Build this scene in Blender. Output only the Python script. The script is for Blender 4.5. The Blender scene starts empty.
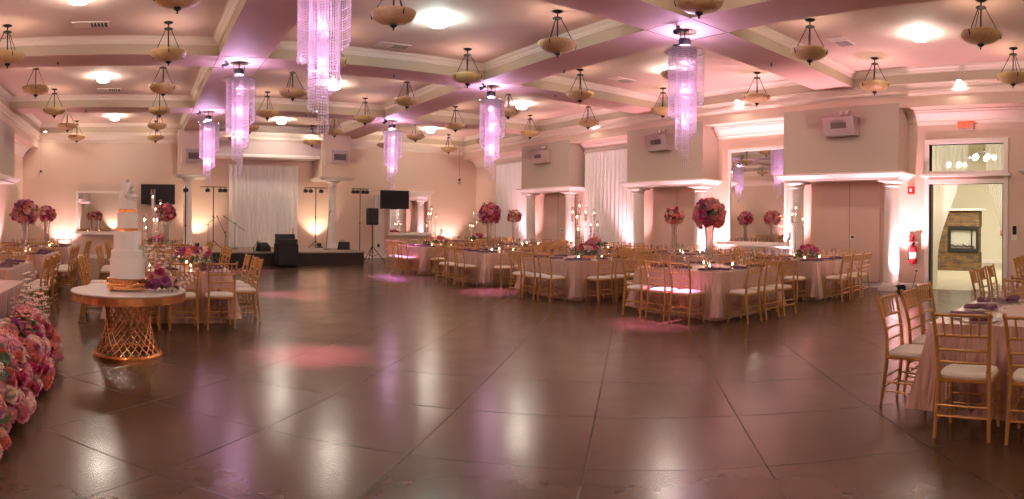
import bpy, math, random
from math import pi, sin, cos, radians as R
from mathutils import Vector, Matrix
scene = bpy.context.scene
COL = scene.collection
random.seed(7)

# ------------------------------------------------------------------ materials
def mat(name, col, rough=0.5, metal=0.0, trans=0.0, emis=None, estr=0.0, noise=0.0, nscale=8.0, bump=0.0, bscale=60.0,
        sheen=0.0, coat=0.0, ior=1.45, spec=0.5, alpha=1.0, sss=0.0, rvar=0.0):
    m = bpy.data.materials.new(name); m.use_nodes = True
    nt = m.node_tree; b = nt.nodes['Principled BSDF']
    b.inputs['Base Color'].default_value = (*col, 1)
    b.inputs['Roughness'].default_value = rough
    b.inputs['Metallic'].default_value = metal
    b.inputs['Transmission Weight'].default_value = trans
    b.inputs['IOR'].default_value = ior
    b.inputs['Specular IOR Level'].default_value = spec
    b.inputs['Sheen Weight'].default_value = sheen
    b.inputs['Coat Weight'].default_value = coat
    b.inputs['Alpha'].default_value = alpha
    b.inputs['Subsurface Weight'].default_value = sss
    if emis:
        b.inputs['Emission Color'].default_value = (*emis, 1)
        b.inputs['Emission Strength'].default_value = estr
    L = nt.links.new
    if noise or bump or rvar:
        tc = nt.nodes.new('ShaderNodeTexCoord')
    if noise or rvar:
        n = nt.nodes.new('ShaderNodeTexNoise'); n.inputs['Scale'].default_value = nscale; n.inputs['Detail'].default_value = 4
        L(tc.outputs['Object'], n.inputs['Vector'])
    if noise:
        r = nt.nodes.new('ShaderNodeMapRange'); r.inputs[3].default_value = 1-noise; r.inputs[4].default_value = 1+noise
        L(n.outputs['Fac'], r.inputs[0])
        mx = nt.nodes.new('ShaderNodeMix'); mx.data_type = 'RGBA'; mx.blend_type = 'MULTIPLY'; mx.inputs[0].default_value = 1
        mx.inputs[6].default_value = (*col, 1); L(r.outputs[0], mx.inputs[7]); L(mx.outputs[2], b.inputs['Base Color'])
    if rvar:
        r = nt.nodes.new('ShaderNodeMapRange'); r.inputs[3].default_value = rough-rvar; r.inputs[4].default_value = rough+rvar
        L(n.outputs['Fac'], r.inputs[0]); L(r.outputs[0], b.inputs['Roughness'])
    if bump:
        n2 = nt.nodes.new('ShaderNodeTexNoise'); n2.inputs['Scale'].default_value = bscale; n2.inputs['Detail'].default_value = 3
        L(tc.outputs['Object'], n2.inputs['Vector'])
        bp = nt.nodes.new('ShaderNodeBump'); bp.inputs['Strength'].default_value = bump; bp.inputs['Distance'].default_value = 0.01
        L(n2.outputs['Fac'], bp.inputs['Height']); L(bp.outputs[0], b.inputs['Normal'])
    return m

M = {}
M['wall'] = mat('wall_paint', (.71, .54, .43), .75, noise=.03, nscale=.7, bump=.08, bscale=90)
M['wall_box'] = mat('wall_paint_taupe', (.51, .43, .35), .75, noise=.03, nscale=.7, bump=.08, bscale=90)
M['panel'] = mat('niche_panel_paint', (.70, .50, .41), .7, noise=.03, nscale=.7)
M['trim'] = mat('trim_white', (.80, .74, .68), .45)
M['ceil'] = mat('ceiling_paint', (.55, .385, .34), .8, noise=.02, nscale=.5)
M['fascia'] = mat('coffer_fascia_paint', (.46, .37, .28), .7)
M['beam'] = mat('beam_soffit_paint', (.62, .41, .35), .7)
M['crown'] = mat('crown_moulding', (.80, .68, .58), .5)
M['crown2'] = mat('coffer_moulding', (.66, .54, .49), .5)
M['gold'] = mat('gold_lacquer', (.53, .275, .08), .32, metal=.35, noise=.12, nscale=14, coat=.2)
M['goldm'] = mat('polished_gold', (.90, .50, .22), .2, metal=1.0, noise=.08, nscale=20)
M['cushion'] = mat('ivory_vinyl', (.78, .68, .58), .5, noise=.04)
M['cloth'] = mat('pink_satin', (.64, .40, .34), .27, metal=.18, sheen=.3, noise=.08, nscale=6, spec=1.0, bump=.6, bscale=9)
M['clothtop'] = M['cloth']
M['dark'] = mat('bronze_metal', (.010, .008, .008), .5, metal=.2)
M['black'] = mat('black_plastic', (.012, .012, .013), .45)
M['screen'] = mat('dark_glass_screen', (.006, .005, .005), .25, spec=.35)
M['mirror'] = mat('mirror_silver', (.86, .86, .85), .015, metal=1.0)
M['sheer'] = mat('white_curtain_fabric', (.80, .76, .73), .8, sheen=.3, noise=.03)
M['sheer2'] = mat('sheer_curtain_fabric', (.84, .82, .76), .8, alpha=.86)
def cloth_translucent(name, col, tfac, holes=0.0):
    m = bpy.data.materials.new(name); m.use_nodes = True; nt = m.node_tree; b = nt.nodes['Principled BSDF']; out = nt.nodes['Material Output']
    b.inputs['Base Color'].default_value = (*col, 1); b.inputs['Roughness'].default_value = .8
    t = nt.nodes.new('ShaderNodeBsdfTranslucent'); t.inputs[0].default_value = (*col, 1); mx = nt.nodes.new('ShaderNodeMixShader'); mx.inputs[0].default_value = tfac
    nt.links.new(b.outputs[0], mx.inputs[1]); nt.links.new(t.outputs[0], mx.inputs[2]); last = mx.outputs[0]
    if holes:
        tr = nt.nodes.new('ShaderNodeBsdfTransparent'); m2 = nt.nodes.new('ShaderNodeMixShader'); m2.inputs[0].default_value = holes
        nt.links.new(last, m2.inputs[1]); nt.links.new(tr.outputs[0], m2.inputs[2]); last = m2.outputs[0]
    nt.links.new(last, out.inputs[0]); return m
M['sheer'] = cloth_translucent('white_curtain_fabric', (.92, .89, .86), .10)
M['sheer2'] = cloth_translucent('sheer_curtain_fabric', (.90, .88, .82), .5, .15)
M['glass'] = mat('clear_glass', (1, 1, 1), .02, trans=1.0, ior=1.45)
M['frost'] = mat('candle_glass', (.97, .93, .90), .05, trans=.85, ior=1.35, spec=.9)
M['crystal'] = mat('crystal_bead', (.95, .90, .97), .2, trans=.0, ior=1.5, spec=1.0, coat=.3)
def make_crystal():
    m = M['crystal']; nt = m.node_tree; b = nt.nodes['Principled BSDF']; out = nt.nodes['Material Output']
    t = nt.nodes.new('ShaderNodeBsdfTranslucent'); t.inputs[0].default_value = (.95, .88, .98, 1); mx = nt.nodes.new('ShaderNodeMixShader'); mx.inputs[0].default_value = .4
    nt.links.new(b.outputs[0], mx.inputs[1]); nt.links.new(t.outputs[0], mx.inputs[2]); nt.links.new(mx.outputs[0], out.inputs[0])
make_crystal()
M['chrome'] = mat('chrome', (.75, .72, .76), .12, metal=1.0)
M['cake'] = mat('white_fondant', (.92, .88, .83), .55, bump=.15, bscale=50)
M['marble'] = mat('white_marble', (.84, .80, .77), .25, noise=.06, nscale=6)
def satin_folds():
    m = M['cloth']; nt = m.node_tree; b = nt.nodes['Principled BSDF']; N = nt.nodes.new; L = nt.links.new
    tc = N('ShaderNodeTexCoord'); mp = N('ShaderNodeMapping'); mp.inputs['Scale'].default_value = (7, 7, 1.1); n1 = N('ShaderNodeTexNoise'); n1.inputs['Scale'].default_value = 1.6; n1.inputs['Detail'].default_value = 3; n1.inputs['Distortion'].default_value = .6
    L(tc.outputs['Object'], mp.inputs[0]); L(mp.outputs[0], n1.inputs['Vector'])
    geo = N('ShaderNodeNewGeometry'); sp = N('ShaderNodeSeparateXYZ'); L(geo.outputs['True Normal'], sp.inputs[0])
    st = N('ShaderNodeMath'); st.operation = 'LESS_THAN'; st.inputs[1].default_value = .8; L(sp.outputs[2], st.inputs[0])
    mu = N('ShaderNodeMath'); mu.operation = 'MULTIPLY'; L(n1.outputs['Fac'], mu.inputs[0]); L(st.outputs[0], mu.inputs[1])
    bp = N('ShaderNodeBump'); bp.inputs['Strength'].default_value = .9; bp.inputs['Distance'].default_value = .07; L(mu.outputs[0], bp.inputs['Height']); L(bp.outputs[0], b.inputs['Normal'])
satin_folds()
def thin_glass(name):
    m = bpy.data.materials.new(name); m.use_nodes = True; nt = m.node_tree; nt.nodes.clear(); N = nt.nodes.new
    o = N('ShaderNodeOutputMaterial'); t = N('ShaderNodeBsdfTransparent'); t.inputs[0].default_value = (.97, .96, .96, 1); g = N('ShaderNodeBsdfGlossy'); g.inputs['Roughness'].default_value = .06
    w = N('ShaderNodeLayerWeight'); w.inputs[0].default_value = .25; ml = N('ShaderNodeMath'); ml.operation = 'MULTIPLY_ADD'; ml.inputs[1].default_value = .45; ml.inputs[2].default_value = .05; nt.links.new(w.outputs['Facing'], ml.inputs[0]); mx = N('ShaderNodeMixShader'); nt.links.new(ml.outputs[0], mx.inputs[0]); nt.links.new(t.outputs[0], mx.inputs[1]); nt.links.new(g.outputs[0], mx.inputs[2]); nt.links.new(mx.outputs[0], o.inputs[0]); return m
M['thin'] = thin_glass('drinking_glass')
M['stage'] = mat('stage_top', (.30, .25, .21), .6, noise=.08)
M['skirt'] = mat('dark_stage_front', (.030, .020, .016), .65, noise=.2, nscale=20)
M['greym'] = mat('grey_plastic', (.45, .36, .33), .5)
M['grille'] = mat('speaker_grille', (.16, .12, .11), .7)
M['vent'] = mat('vent_dark', (.05, .04, .04), .7)
M['ventw'] = mat('vent_frame', (.62, .50, .45), .6)
M['red'] = mat('red_enamel', (.55, .02, .03), .35)
M['plum'] = mat('plum_napkin', (.13, .045, .075), .8, noise=.1, nscale=30)
M['plate'] = mat('glass_charger', (.80, .70, .68), .12, coat=.5)
M['black2'] = mat('black_cabinet_carpet', (.010, .010, .012), .8, bump=.3, bscale=200)
M['nroom'] = mat('next_room_paint', (.74, .69, .58), .8)
M['leaf'] = mat('leaf_green', (.06, .10, .04), .55, noise=.3, nscale=20)
M['leaf2'] = mat('sage_leaf', (.20, .24, .13), .6, noise=.2, nscale=20)
FLC = dict(blush=(.90, .56, .52), pink=(.88, .32, .42), hot=(.62, .03, .20), coral=(.85, .22, .18), plum=(.30, .03, .12),
           cream=(.85, .68, .56), lilac=(.52, .12, .34), white=(.93, .89, .84))
for k, c in FLC.items():
    M['f_'+k] = mat('petal_'+k, c, .6, noise=.10, nscale=25, sheen=.3, sss=.0)
def emit(name, col, s):
    return mat(name, (.9, .9, .9), .4, emis=col, estr=s)
M['lamp'] = emit('frosted_lamp_glass', (1.0, .91, .76), 52)
M['lampcool'] = emit('frosted_lamp_glass_cool', (.74, 1.0, .92), 60)
M['candle'] = emit('candle_flame', (1.0, .62, .28), 25)
M['led'] = emit('led_lens_pink', (1.0, .55, .62), 14)
M['ledp'] = emit('led_lens_violet', (.75, .45, 1.0), 18)
M['exit'] = mat('exit_letters', (.6, .05, .01), .4, emis=(1.0, .045, .004), estr=.75)
M['exitface'] = mat('exit_sign_face', (.42, .30, .27), .5)
M['downl'] = emit('downlight_lens', (1.0, .82, .66), 8)
M['bokeh'] = emit('globe_lamp', (1.0, .95, .75), 6)

def alabaster():
    m = mat('alabaster_bowl', (.62, .40, .16), .45, sss=.0)
    nt = m.node_tree; b = nt.nodes['Principled BSDF']; tc = nt.nodes.new('ShaderNodeTexCoord')
    n = nt.nodes.new('ShaderNodeTexNoise'); n.inputs['Scale'].default_value = 9; n.inputs['Detail'].default_value = 6; n.inputs['Distortion'].default_value = 1.5
    cr = nt.nodes.new('ShaderNodeValToRGB'); cr.color_ramp.elements[0].color = (.36, .21, .08, 1); cr.color_ramp.elements[1].color = (.66, .47, .22, 1)
    nt.links.new(tc.outputs['Object'], n.inputs['Vector']); nt.links.new(n.outputs['Fac'], cr.inputs[0]); nt.links.new(cr.outputs[0], b.inputs['Base Color'])
    return m
M['alab'] = alabaster()

def floor_mat():
    m = bpy.data.materials.new('polished_concrete'); m.use_nodes = True
    nt = m.node_tree; b = nt.nodes['Principled BSDF']; L = nt.links.new; N = nt.nodes.new
    tc = N('ShaderNodeTexCoord'); sp = N('ShaderNodeSeparateXYZ'); L(tc.outputs['Object'], sp.inputs[0])
    def math_(op, a, b_=None, c=None):
        n = N('ShaderNodeMath'); n.operation = op
        for i, v in enumerate((a, b_, c)):
            if v is None: continue
            if isinstance(v, (int, float)): n.inputs[i].default_value = v
            else: L(v, n.inputs[i])
        return n.outputs[0]
    S = 1.075; s2 = 2**-.5
    def joint(expr, off):
        a = math_('DIVIDE', math_('SUBTRACT', math_('MULTIPLY', expr, s2), off), S)
        f = math_('ABSOLUTE', math_('SUBTRACT', math_('FRACT', math_('ADD', a, .5)), .5))   # distance to line / S
        return math_('MULTIPLY', f, S)
    u = joint(math_('SUBTRACT', sp.outputs[0], sp.outputs[1]), -.27)
    v = joint(math_('ADD', sp.outputs[0], sp.outputs[1]), 4.69)
    d = math_('MINIMUM', u, v)
    line = N('ShaderNodeMapRange'); line.inputs[1].default_value = .002; line.inputs[2].default_value = .006
    line.inputs[3].default_value = 0; line.inputs[4].default_value = 1; L(d, line.inputs[0])
    n = N('ShaderNodeTexNoise'); n.inputs['Scale'].default_value = .8; n.inputs['Detail'].default_value = 8; n.inputs['Roughness'].default_value = .6; L(tc.outputs['Object'], n.inputs['Vector'])
    cr = N('ShaderNodeValToRGB'); e = cr.color_ramp.elements
    e[0].position = .3; e[0].color = (.062, .031, .014, 1); e[1].position = .72; e[1].color = (.105, .058, .030, 1); L(n.outputs['Fac'], cr.inputs[0])
    mx = N('ShaderNodeMix'); mx.data_type = 'RGBA'; mx.inputs[6].default_value = (.012, .008, .007, 1); L(line.outputs[0], mx.inputs[0]); L(cr.outputs[0], mx.inputs[7])
    L(mx.outputs[2], b.inputs['Base Color'])
    n2 = N('ShaderNodeTexNoise'); n2.inputs['Scale'].default_value = 2.2; n2.inputs['Detail'].default_value = 5; L(tc.outputs['Object'], n2.inputs['Vector'])
    r = N('ShaderNodeMapRange'); r.inputs[3].default_value = .15; r.inputs[4].default_value = .30; L(n2.outputs['Fac'], r.inputs[0])
    rr = N('ShaderNodeMix'); rr.data_type = 'FLOAT'; rr.inputs[2].default_value = .7; L(line.outputs[0], rr.inputs[0]); L(r.outputs[0], rr.inputs[3])
    L(rr.outputs[0], b.inputs['Roughness'])
    b.inputs['Specular IOR Level'].default_value = .6
    bp = N('ShaderNodeBump'); bp.inputs['Strength'].default_value = .10; bp.inputs['Distance'].default_value = .02
    n3 = N('ShaderNodeTexNoise'); n3.inputs['Scale'].default_value = 3; n3.inputs['Detail'].default_value = 3; L(tc.outputs['Object'], n3.inputs['Vector'])
    L(n3.outputs['Fac'], bp.inputs['Height']); L(bp.outputs[0], b.inputs['Normal'])
    return m
M['floor'] = floor_mat()
M['floor2'] = mat('next_room_floor', (.34, .30, .22), .3, noise=.1, nscale=2)

def stone():
    m = bpy.data.materials.new('stacked_stone'); m.use_nodes = True
    nt = m.node_tree; b = nt.nodes['Principled BSDF']; L = nt.links.new; N = nt.nodes.new
    tc = N('ShaderNodeTexCoord'); mp = N('ShaderNodeMapping'); mp.inputs['Rotation'].default_value = (0, R(90), 0)
    sp = N('ShaderNodeSeparateXYZ'); cb = N('ShaderNodeCombineXYZ'); L(tc.outputs['Object'], sp.inputs[0]); L(sp.outputs[1], cb.inputs[0]); L(sp.outputs[2], cb.inputs[1])
    br = N('ShaderNodeTexBrick'); br.inputs['Scale'].default_value = 4; br.inputs['Color1'].default_value = (.20, .095, .03, 1); br.inputs['Color2'].default_value = (.075, .055, .03, 1)
    br.inputs['Mortar'].default_value = (.03, .02, .015, 1); br.inputs['Brick Width'].default_value = .9; br.inputs['Row Height'].default_value = .22; br.inputs['Mortar Size'].default_value = .015
    L(cb.outputs[0], br.inputs['Vector'])
    n = N('ShaderNodeTexNoise'); n.inputs['Scale'].default_value = 5; n.inputs['Detail'].default_value = 5; L(tc.outputs['Object'], n.inputs['Vector'])
    mx = N('ShaderNodeMix'); mx.data_type = 'RGBA'; mx.blend_type = 'OVERLAY'; mx.inputs[0].default_value = .8; L(br.outputs['Color'], mx.inputs[6]); L(n.outputs['Fac'], mx.inputs[7])
    L(mx.outputs[2], b.inputs['Base Color']); b.inputs['Roughness'].default_value = .8
    bp = N('ShaderNodeBump'); bp.inputs['Strength'].default_value = .6; L(br.outputs['Fac'], bp.inputs['Height']); bp.invert = True; L(bp.outputs[0], b.inputs['Normal'])
    return m
M['stone'] = stone()

# ------------------------------------------------------------------ mesh builder
class MB:
    def __init__(s): s.v = []; s.f = []; s.m = []; s.mats = []
    def mi(s, m):
        if m not in s.mats: s.mats.append(m)
        return s.mats.index(m)
    def add(s, vs, fs, m=None):
        o = len(s.v); s.v += [tuple(v) for v in vs]; s.f += [tuple(i+o for i in f) for f in fs]; s.m += [s.mi(m)]*len(fs)
    def box(s, x0, x1, y0, y1, z0, z1, m=None):
        s.add([(x0, y0, z0), (x1, y0, z0), (x1, y1, z0), (x0, y1, z0), (x0, y0, z1), (x1, y0, z1), (x1, y1, z1), (x0, y1, z1)],
              [(0, 3, 2, 1), (4, 5, 6, 7), (0, 1, 5, 4), (1, 2, 6, 5), (2, 3, 7, 6), (3, 0, 4, 7)], m)
    def bbox(s, x0, x1, y0, y1, z0, z1, b=.006, m=None):     # box with chamfered vertical and horizontal edges
        vs = []; 
        rings = [(z0, b), (z0+b, 0), (z1-b, 0), (z1, b)]
        for z, i in rings:
            vs += [(x0+b+i, y0+i, z), (x1-b-i, y0+i, z), (x1-i, y0+b+i, z), (x1-i, y1-b-i, z), (x1-b-i, y1-i, z), (x0+b+i, y1-i, z), (x0+i, y1-b-i, z), (x0+i, y0+b+i, z)]
        fs = [tuple(range(7, -1, -1)), tuple(range(24, 32))]
        for k in range(3):
            for j in range(8):
                a = k*8+j; c = k*8+(j+1) % 8; fs.append((a, c, c+8, a+8))
        s.add(vs, fs, m)
    def tube(s, pts, r, n=8, m=None, caps=True):
        pts = [Vector(p) for p in pts]; rs = r if isinstance(r, (list, tuple)) else [r]*len(pts)
        vs = []; fs = []
        up = Vector((0, 0, 1)); prev = None
        for i, p in enumerate(pts):
            t = (pts[min(i+1, len(pts)-1)]-pts[max(i-1, 0)]).normalized()
            if prev is None:
                a = t.cross(up)
                if a.length < .05: a = t.cross(Vector((1, 0, 0)))
                a.normalize()
            else:
                a = (prev-t*prev.dot(t)).normalized()
            prev = a; b = t.cross(a)
            for k in range(n):
                q = 2*pi*k/n; vs.append(p+(a*cos(q)+b*sin(q))*rs[i])
        for i in range(len(pts)-1):
            for k in range(n):
                fs.append((i*n+k, i*n+(k+1) % n, (i+1)*n+(k+1) % n, (i+1)*n+k))
        if caps:
            fs.append(tuple(range(n-1, -1, -1))); fs.append(tuple(range((len(pts)-1)*n, len(pts)*n)))
        s.add(vs, fs, m)
    def lathe(s, prof, n=16, c=(0, 0, 0), m=None, close=False):
        vs = []; fs = []
        for r, z in prof:
            for k in range(n): vs.append((c[0]+r*cos(2*pi*k/n), c[1]+r*sin(2*pi*k/n), c[2]+z))
        np_ = len(prof)
        for i in range(np_-1):
            for k in range(n): fs.append((i*n+k, i*n+(k+1) % n, (i+1)*n+(k+1) % n, (i+1)*n+k))
        if prof[0][0] > 1e-4: fs.append(tuple(range(n-1, -1, -1)))
        if prof[-1][0] > 1e-4: fs.append(tuple(range((np_-1)*n, np_*n)))
        s.add(vs, fs, m)
    def lathe_open(s, prof, n=16, c=(0, 0, 0), m=None):
        vs = []; fs = []
        for r, z in prof:
            for k in range(n): vs.append((c[0]+r*cos(2*pi*k/n), c[1]+r*sin(2*pi*k/n), c[2]+z))
        for i in range(len(prof)-1):
            for k in range(n): fs.append((i*n+k, i*n+(k+1) % n, (i+1)*n+(k+1) % n, (i+1)*n+k))
        s.add(vs, fs, m)
    def sphere(s, c, r, n=8, h=6, m=None, sz=1.0):
        prof = [(max(r*sin(pi*i/h), 1e-5), -r*sz*cos(pi*i/h)) for i in range(h+1)]
        s.lathe(prof, n, c, m)
    def sweep(s, prof, path, closed=False, m=None):
        """prof: (out, z) pairs, path: xy points with z base; out is measured to the left of travel"""
        P = [Vector((p[0], p[1])) for p in path]; n = len(P); vs = []; fs = []; k = len(prof)
        for i in range(n):
            a = P[i-1] if (closed or i > 0) else None; c = P[(i+1) % n] if (closed or i < n-1) else None
            d1 = (P[i]-a).normalized() if a is not None else None; d2 = (c-P[i]).normalized() if c is not None else None
            if d1 is None: d1 = d2
            if d2 is None: d2 = d1
            n1 = Vector((-d1.y, d1.x)); n2 = Vector((-d2.y, d2.x)); nn = (n1+n2); nn = nn/ max(nn.dot(n1), .2)
            for o, z in prof: vs.append((P[i].x+nn.x*o, P[i].y+nn.y*o, z))
        for i in range(n if closed else n-1):
            j = (i+1) % n
            for q in range(k-1): fs.append((i*k+q, j*k+q, j*k+q+1, i*k+q+1))
        if not closed:
            fs.append(tuple(range(k))); fs.append(tuple(range((n-1)*k+k-1, (n-1)*k-1, -1)))
        s.add(vs, fs, m)
    def mesh(s, name, mat_=None, smooth=False):
        me = bpy.data.meshes.new(name); me.from_pydata(s.v, [], s.f)
        ms = [mat_ if q is None else q for q in s.mats]
        for q in ms: me.materials.append(q)
        if len(ms) > 1: me.polygons.foreach_set('material_index', s.m)
        if smooth: 
            me.polygons.foreach_set('use_smooth', [True]*len(s.f))
            try: me.set_sharp_from_angle(angle=R(40))
            except Exception: pass
        me.update(); return me
    def build(s, name, mat_=None, parent=None, loc=None, smooth=False):
        return link(s.mesh(name, mat_, smooth), name, parent, loc)

def link(me, name, parent=None, loc=None, rz=0):
    o = bpy.data.objects.new(name, me); COL.objects.link(o)
    if parent is not None: o.parent = parent
    if loc is not None: o.location = loc
    if rz: o.rotation_euler[2] = rz
    return o
def tag(o, label=None, cat=None, group=None, kind=None):
    if label: o['label'] = label
    if cat: o['category'] = cat
    if group: o['group'] = group
    if kind: o['kind'] = kind
    return o
def thing(name, label, cat, loc=(0, 0, 0), rz=0, group=None):
    o = bpy.data.objects.new(name, None); COL.objects.link(o); o.empty_display_size = .1
    o.location = loc; o.rotation_euler = (0, 0, rz)
    return tag(o, label, cat, group)
def struct(name, mb, m=None, smooth=False):
    return tag(mb.build(name, m, smooth=smooth), kind='structure')
def dup(root, loc, rz=0, label=None, group=None, scale=None):
    r = root.copy(); COL.objects.link(r); r.location = loc; r.rotation_euler = (0, 0, rz)
    if scale: r.scale = (scale,)*3
    if label: r['label'] = label
    if group: r['group'] = group
    for ch in list(root.children):
        c = ch.copy(); COL.objects.link(c); c.parent = r
        for g in ch.children:
            d = g.copy(); COL.objects.link(d); d.parent = c
    return r
def light(kind, loc, power, col, size=.1, rot=None, spot=None, blend=.5, target=None, name='light'):
    l = bpy.data.lights.new(name, kind); l.energy = power; l.color = col
    if kind == 'AREA': l.size = size
    else: l.shadow_soft_size = size
    if spot: l.spot_size = R(spot); l.spot_blend = blend
    o = bpy.data.objects.new(name, l); COL.objects.link(o); o.location = loc
    if target is not None: o.rotation_euler = (Vector(target)-Vector(loc)).to_track_quat('-Z', 'Y').to_euler()
    return o

# ------------------------------------------------------------------ the room
HB, HC = 4.71, 5.06            # beam soffit, coffer ceiling
XR, XB = 13.83, 13.15          # right wall niche plane, box plane
XL, XLB = -4.6, -4.0           # left wall niche plane, box plane
SZ, SY = .45, 20.05             # stage height and front
YB, YF = 23.4, -4.6            # stage wall, wall behind the viewer
BX = [1.88, 7.65]; BY = [.62, 6.46, 12.3, 18.15]
BW = .47
DY0, DY1, DZ = 2.66, 4.42, 2.47

f = MB(); f.box(XL-.2, XR+.2, YF-.2, YB+.2, -.15, 0); struct('floor', f, M['floor'])
# right wall: niche plane with door and transom openings
w = MB()
TZ0, TZ1 = 2.77, 3.40
w.box(XR, XR+.2, YF, DY0, 0, HC+.1); w.box(XR, XR+.2, DY1, YB+.2, 0, HC+.1)
w.box(XR, XR+.2, DY0, DY1, TZ1, HC+.1); w.box(XR, XR+.2, DY0, DY1, DZ, TZ0)
# header band above the niches
w.box(XB, XR, YF, YB, 4.18, HC+.1)
RB = [(4.93, 7.95), (10.5, 13.4), (16.15, 18.95), (-.9, 2.05)]
struct('wall_right', w, M['wall'])
w = MB()
for a, b in RB: w.box(XB-.005, XR-.001, a, b, 2.68, 4.30)
struct('wall_right_upper', w, M['wall_box'])['kind'] = 'structure'
w = MB(); w.box(XL-.2, XL, YF, YB, 0, HC+.1); w.box(XL, XLB, YF, YB, 4.18, HC+.1)
for a, b in RB: w.box(XL, XLB+.005, a, b, 2.68, 4.3, M['wall_box'])
struct('wall_left', w, M['wall'])
w = MB(); w.box(XL-.2, XR+.2, YB, YB+.2, 0, HC+.1); struct('wall_back', w, M['wall'])
w = MB(); w.box(XL-.2, XR+.2, YF-.2, YF, 0, HC+.1); struct('wall_front', w, M['wall'])

# ceiling: slab and beam grid
XI = [(XLB+.1, BX[0]-BW), (BX[0]+BW, BX[1]-BW), (BX[1]+BW, XB-.12)]
YI = [(YF+.3, BY[0]-BW), (BY[0]+BW, BY[1]-BW), (BY[1]+BW, BY[2]-BW), (BY[2]+BW, BY[3]-BW), (BY[3]+BW, YB-.35)]
c = MB(); c.box(XL, XR, YF, YB, HC, HC+.1, M['ceil'])
xs = [XL] + [v for p in XI for v in p] + [XR]; ys = [YF] + [v for p in YI for v in p] + [YB]
for i in range(0, len(xs), 2):
    c.add([(xs[i], ys[0], HB), (xs[i+1], ys[0], HB), (xs[i+1], ys[-1], HB), (xs[i], ys[-1], HB)], [(3, 2, 1, 0)], M['beam'])
for i in range(1, len(xs)-1, 2):
    for j in range(0, len(ys), 2):
        c.add([(xs[i], ys[j], HB), (xs[i+1], ys[j], HB), (xs[i+1], ys[j+1], HB), (xs[i], ys[j+1], HB)], [(3, 2, 1, 0)], M['beam'])
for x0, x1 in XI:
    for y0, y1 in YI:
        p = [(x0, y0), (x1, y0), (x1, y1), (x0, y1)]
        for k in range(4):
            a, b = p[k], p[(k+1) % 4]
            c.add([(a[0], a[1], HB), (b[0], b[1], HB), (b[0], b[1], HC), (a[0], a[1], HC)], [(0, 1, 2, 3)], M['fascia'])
struct('ceiling', c)
CROSS = MB()
for x in BX:
    for y in BY:
        for q in (-1, 1):
            CROSS.box(x-BW, x+BW, y+q*BW-.006, y+q*BW+.006, HB-.003, HB, M['vent']); CROSS.box(x+q*BW-.006, x+q*BW+.006, y-BW, y+BW, HB-.003, HB, M['vent'])
struct('trim_0', CROSS)
cp = [(.0, HC-.14), (.02, HC-.14), (.022, HC-.12), (.04, HC-.105), (.05, HC-.07), (.09, HC-.04), (.10, HC-.035), (.105, HC-.015), (.13, HC-.01), (.13, HC)]
n = 1
for x0, x1 in XI:
    for y0, y1 in YI:
        t = MB(); t.sweep(cp, [(x0, y0), (x1, y0), (x1, y1), (x0, y1)], closed=True)
        struct('trim_%d' % n, t, M['crown2']); n += 1
def crown(path, z0=4.38, z1=HB, d=.30, m='crown'):
    global n
    h = z1-z0
    pr = [(0, z0), (.02, z0), (.03, z0+.12*h), (.06, z0+.16*h), (.07, z0+.30*h), (.35*d, z0+.45*h), (.6*d, z0+.70*h), (.72*d, z0+.78*h), (.74*d, z0+.88*h), (d, z0+.92*h), (d, z1)]
    t = MB(); t.sweep(pr, path); struct('trim_%d' % n, t, M[m]); n += 1
crown([(XB, YF), (XB, YB)], z0=4.44, d=.13)
crown([(XLB, YB), (XLB, YF)], z0=4.44, d=.13)
crown([(XB, YB), (XLB, YB)], z0=4.36, d=.34)
niches = [(2.05, 4.93), (7.95, 10.5), (13.4, 16.15), (18.95, YB)]
for a, b in niches:
    crown([(XR, a), (XR, b)], z0=3.86, z1=4.18, d=.30)
    crown([(XL, b), (XL, a)], z0=3.86, z1=4.18, d=.30)
# shelf cornices under the wall boxes, with their pilaster columns
sp = [(0, 2.56), (.03, 2.56), (.04, 2.60), (.10, 2.63), (.13, 2.67), (.16, 2.68), (.16, 2.72), (0, 2.72)]
for a, b in RB:
    t = MB(); t.sweep(sp, [(XR, a), (XB, a), (XB, b), (XR, b)]); t.box(XB, XR, a, b, 2.56, 2.68); struct('trim_%d' % n, t, M['trim']); n += 1
    t = MB(); t.sweep(sp, [(XL, b), (XLB, b), (XLB, a), (XL, a)]); t.box(XL, XLB, a, b, 2.56, 2.68); struct('trim_%d' % n, t, M['trim']); n += 1
    p = MB(); p.box(XR-.05, XR, a+.72, b-.72, .13, 2.56); p.box(XR-.05-.004, XR-.05, (a+b)/2-.004, (a+b)/2+.004, .13, 2.5, M['vent'])
    struct('trim_%d' % n, p, M['panel']); n += 1
# baseboards
bp = [(0, 0), (.02, 0), (.02, .11), (.012, .13), (.005, .14), (0, .14)]
for nm, path in (('baseboard_right', [(XR, DY1+.13), (XR, YB)]), ('baseboard_right_front', [(XR, YF), (XR, DY0-.13)]), ('baseboard_back', [(XR, YB), (XL, YB)]), ('baseboard_left', [(XL, YB), (XL, YF)])):
    t = MB(); t.sweep(bp, path); struct(nm, t, M['trim'])
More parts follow.
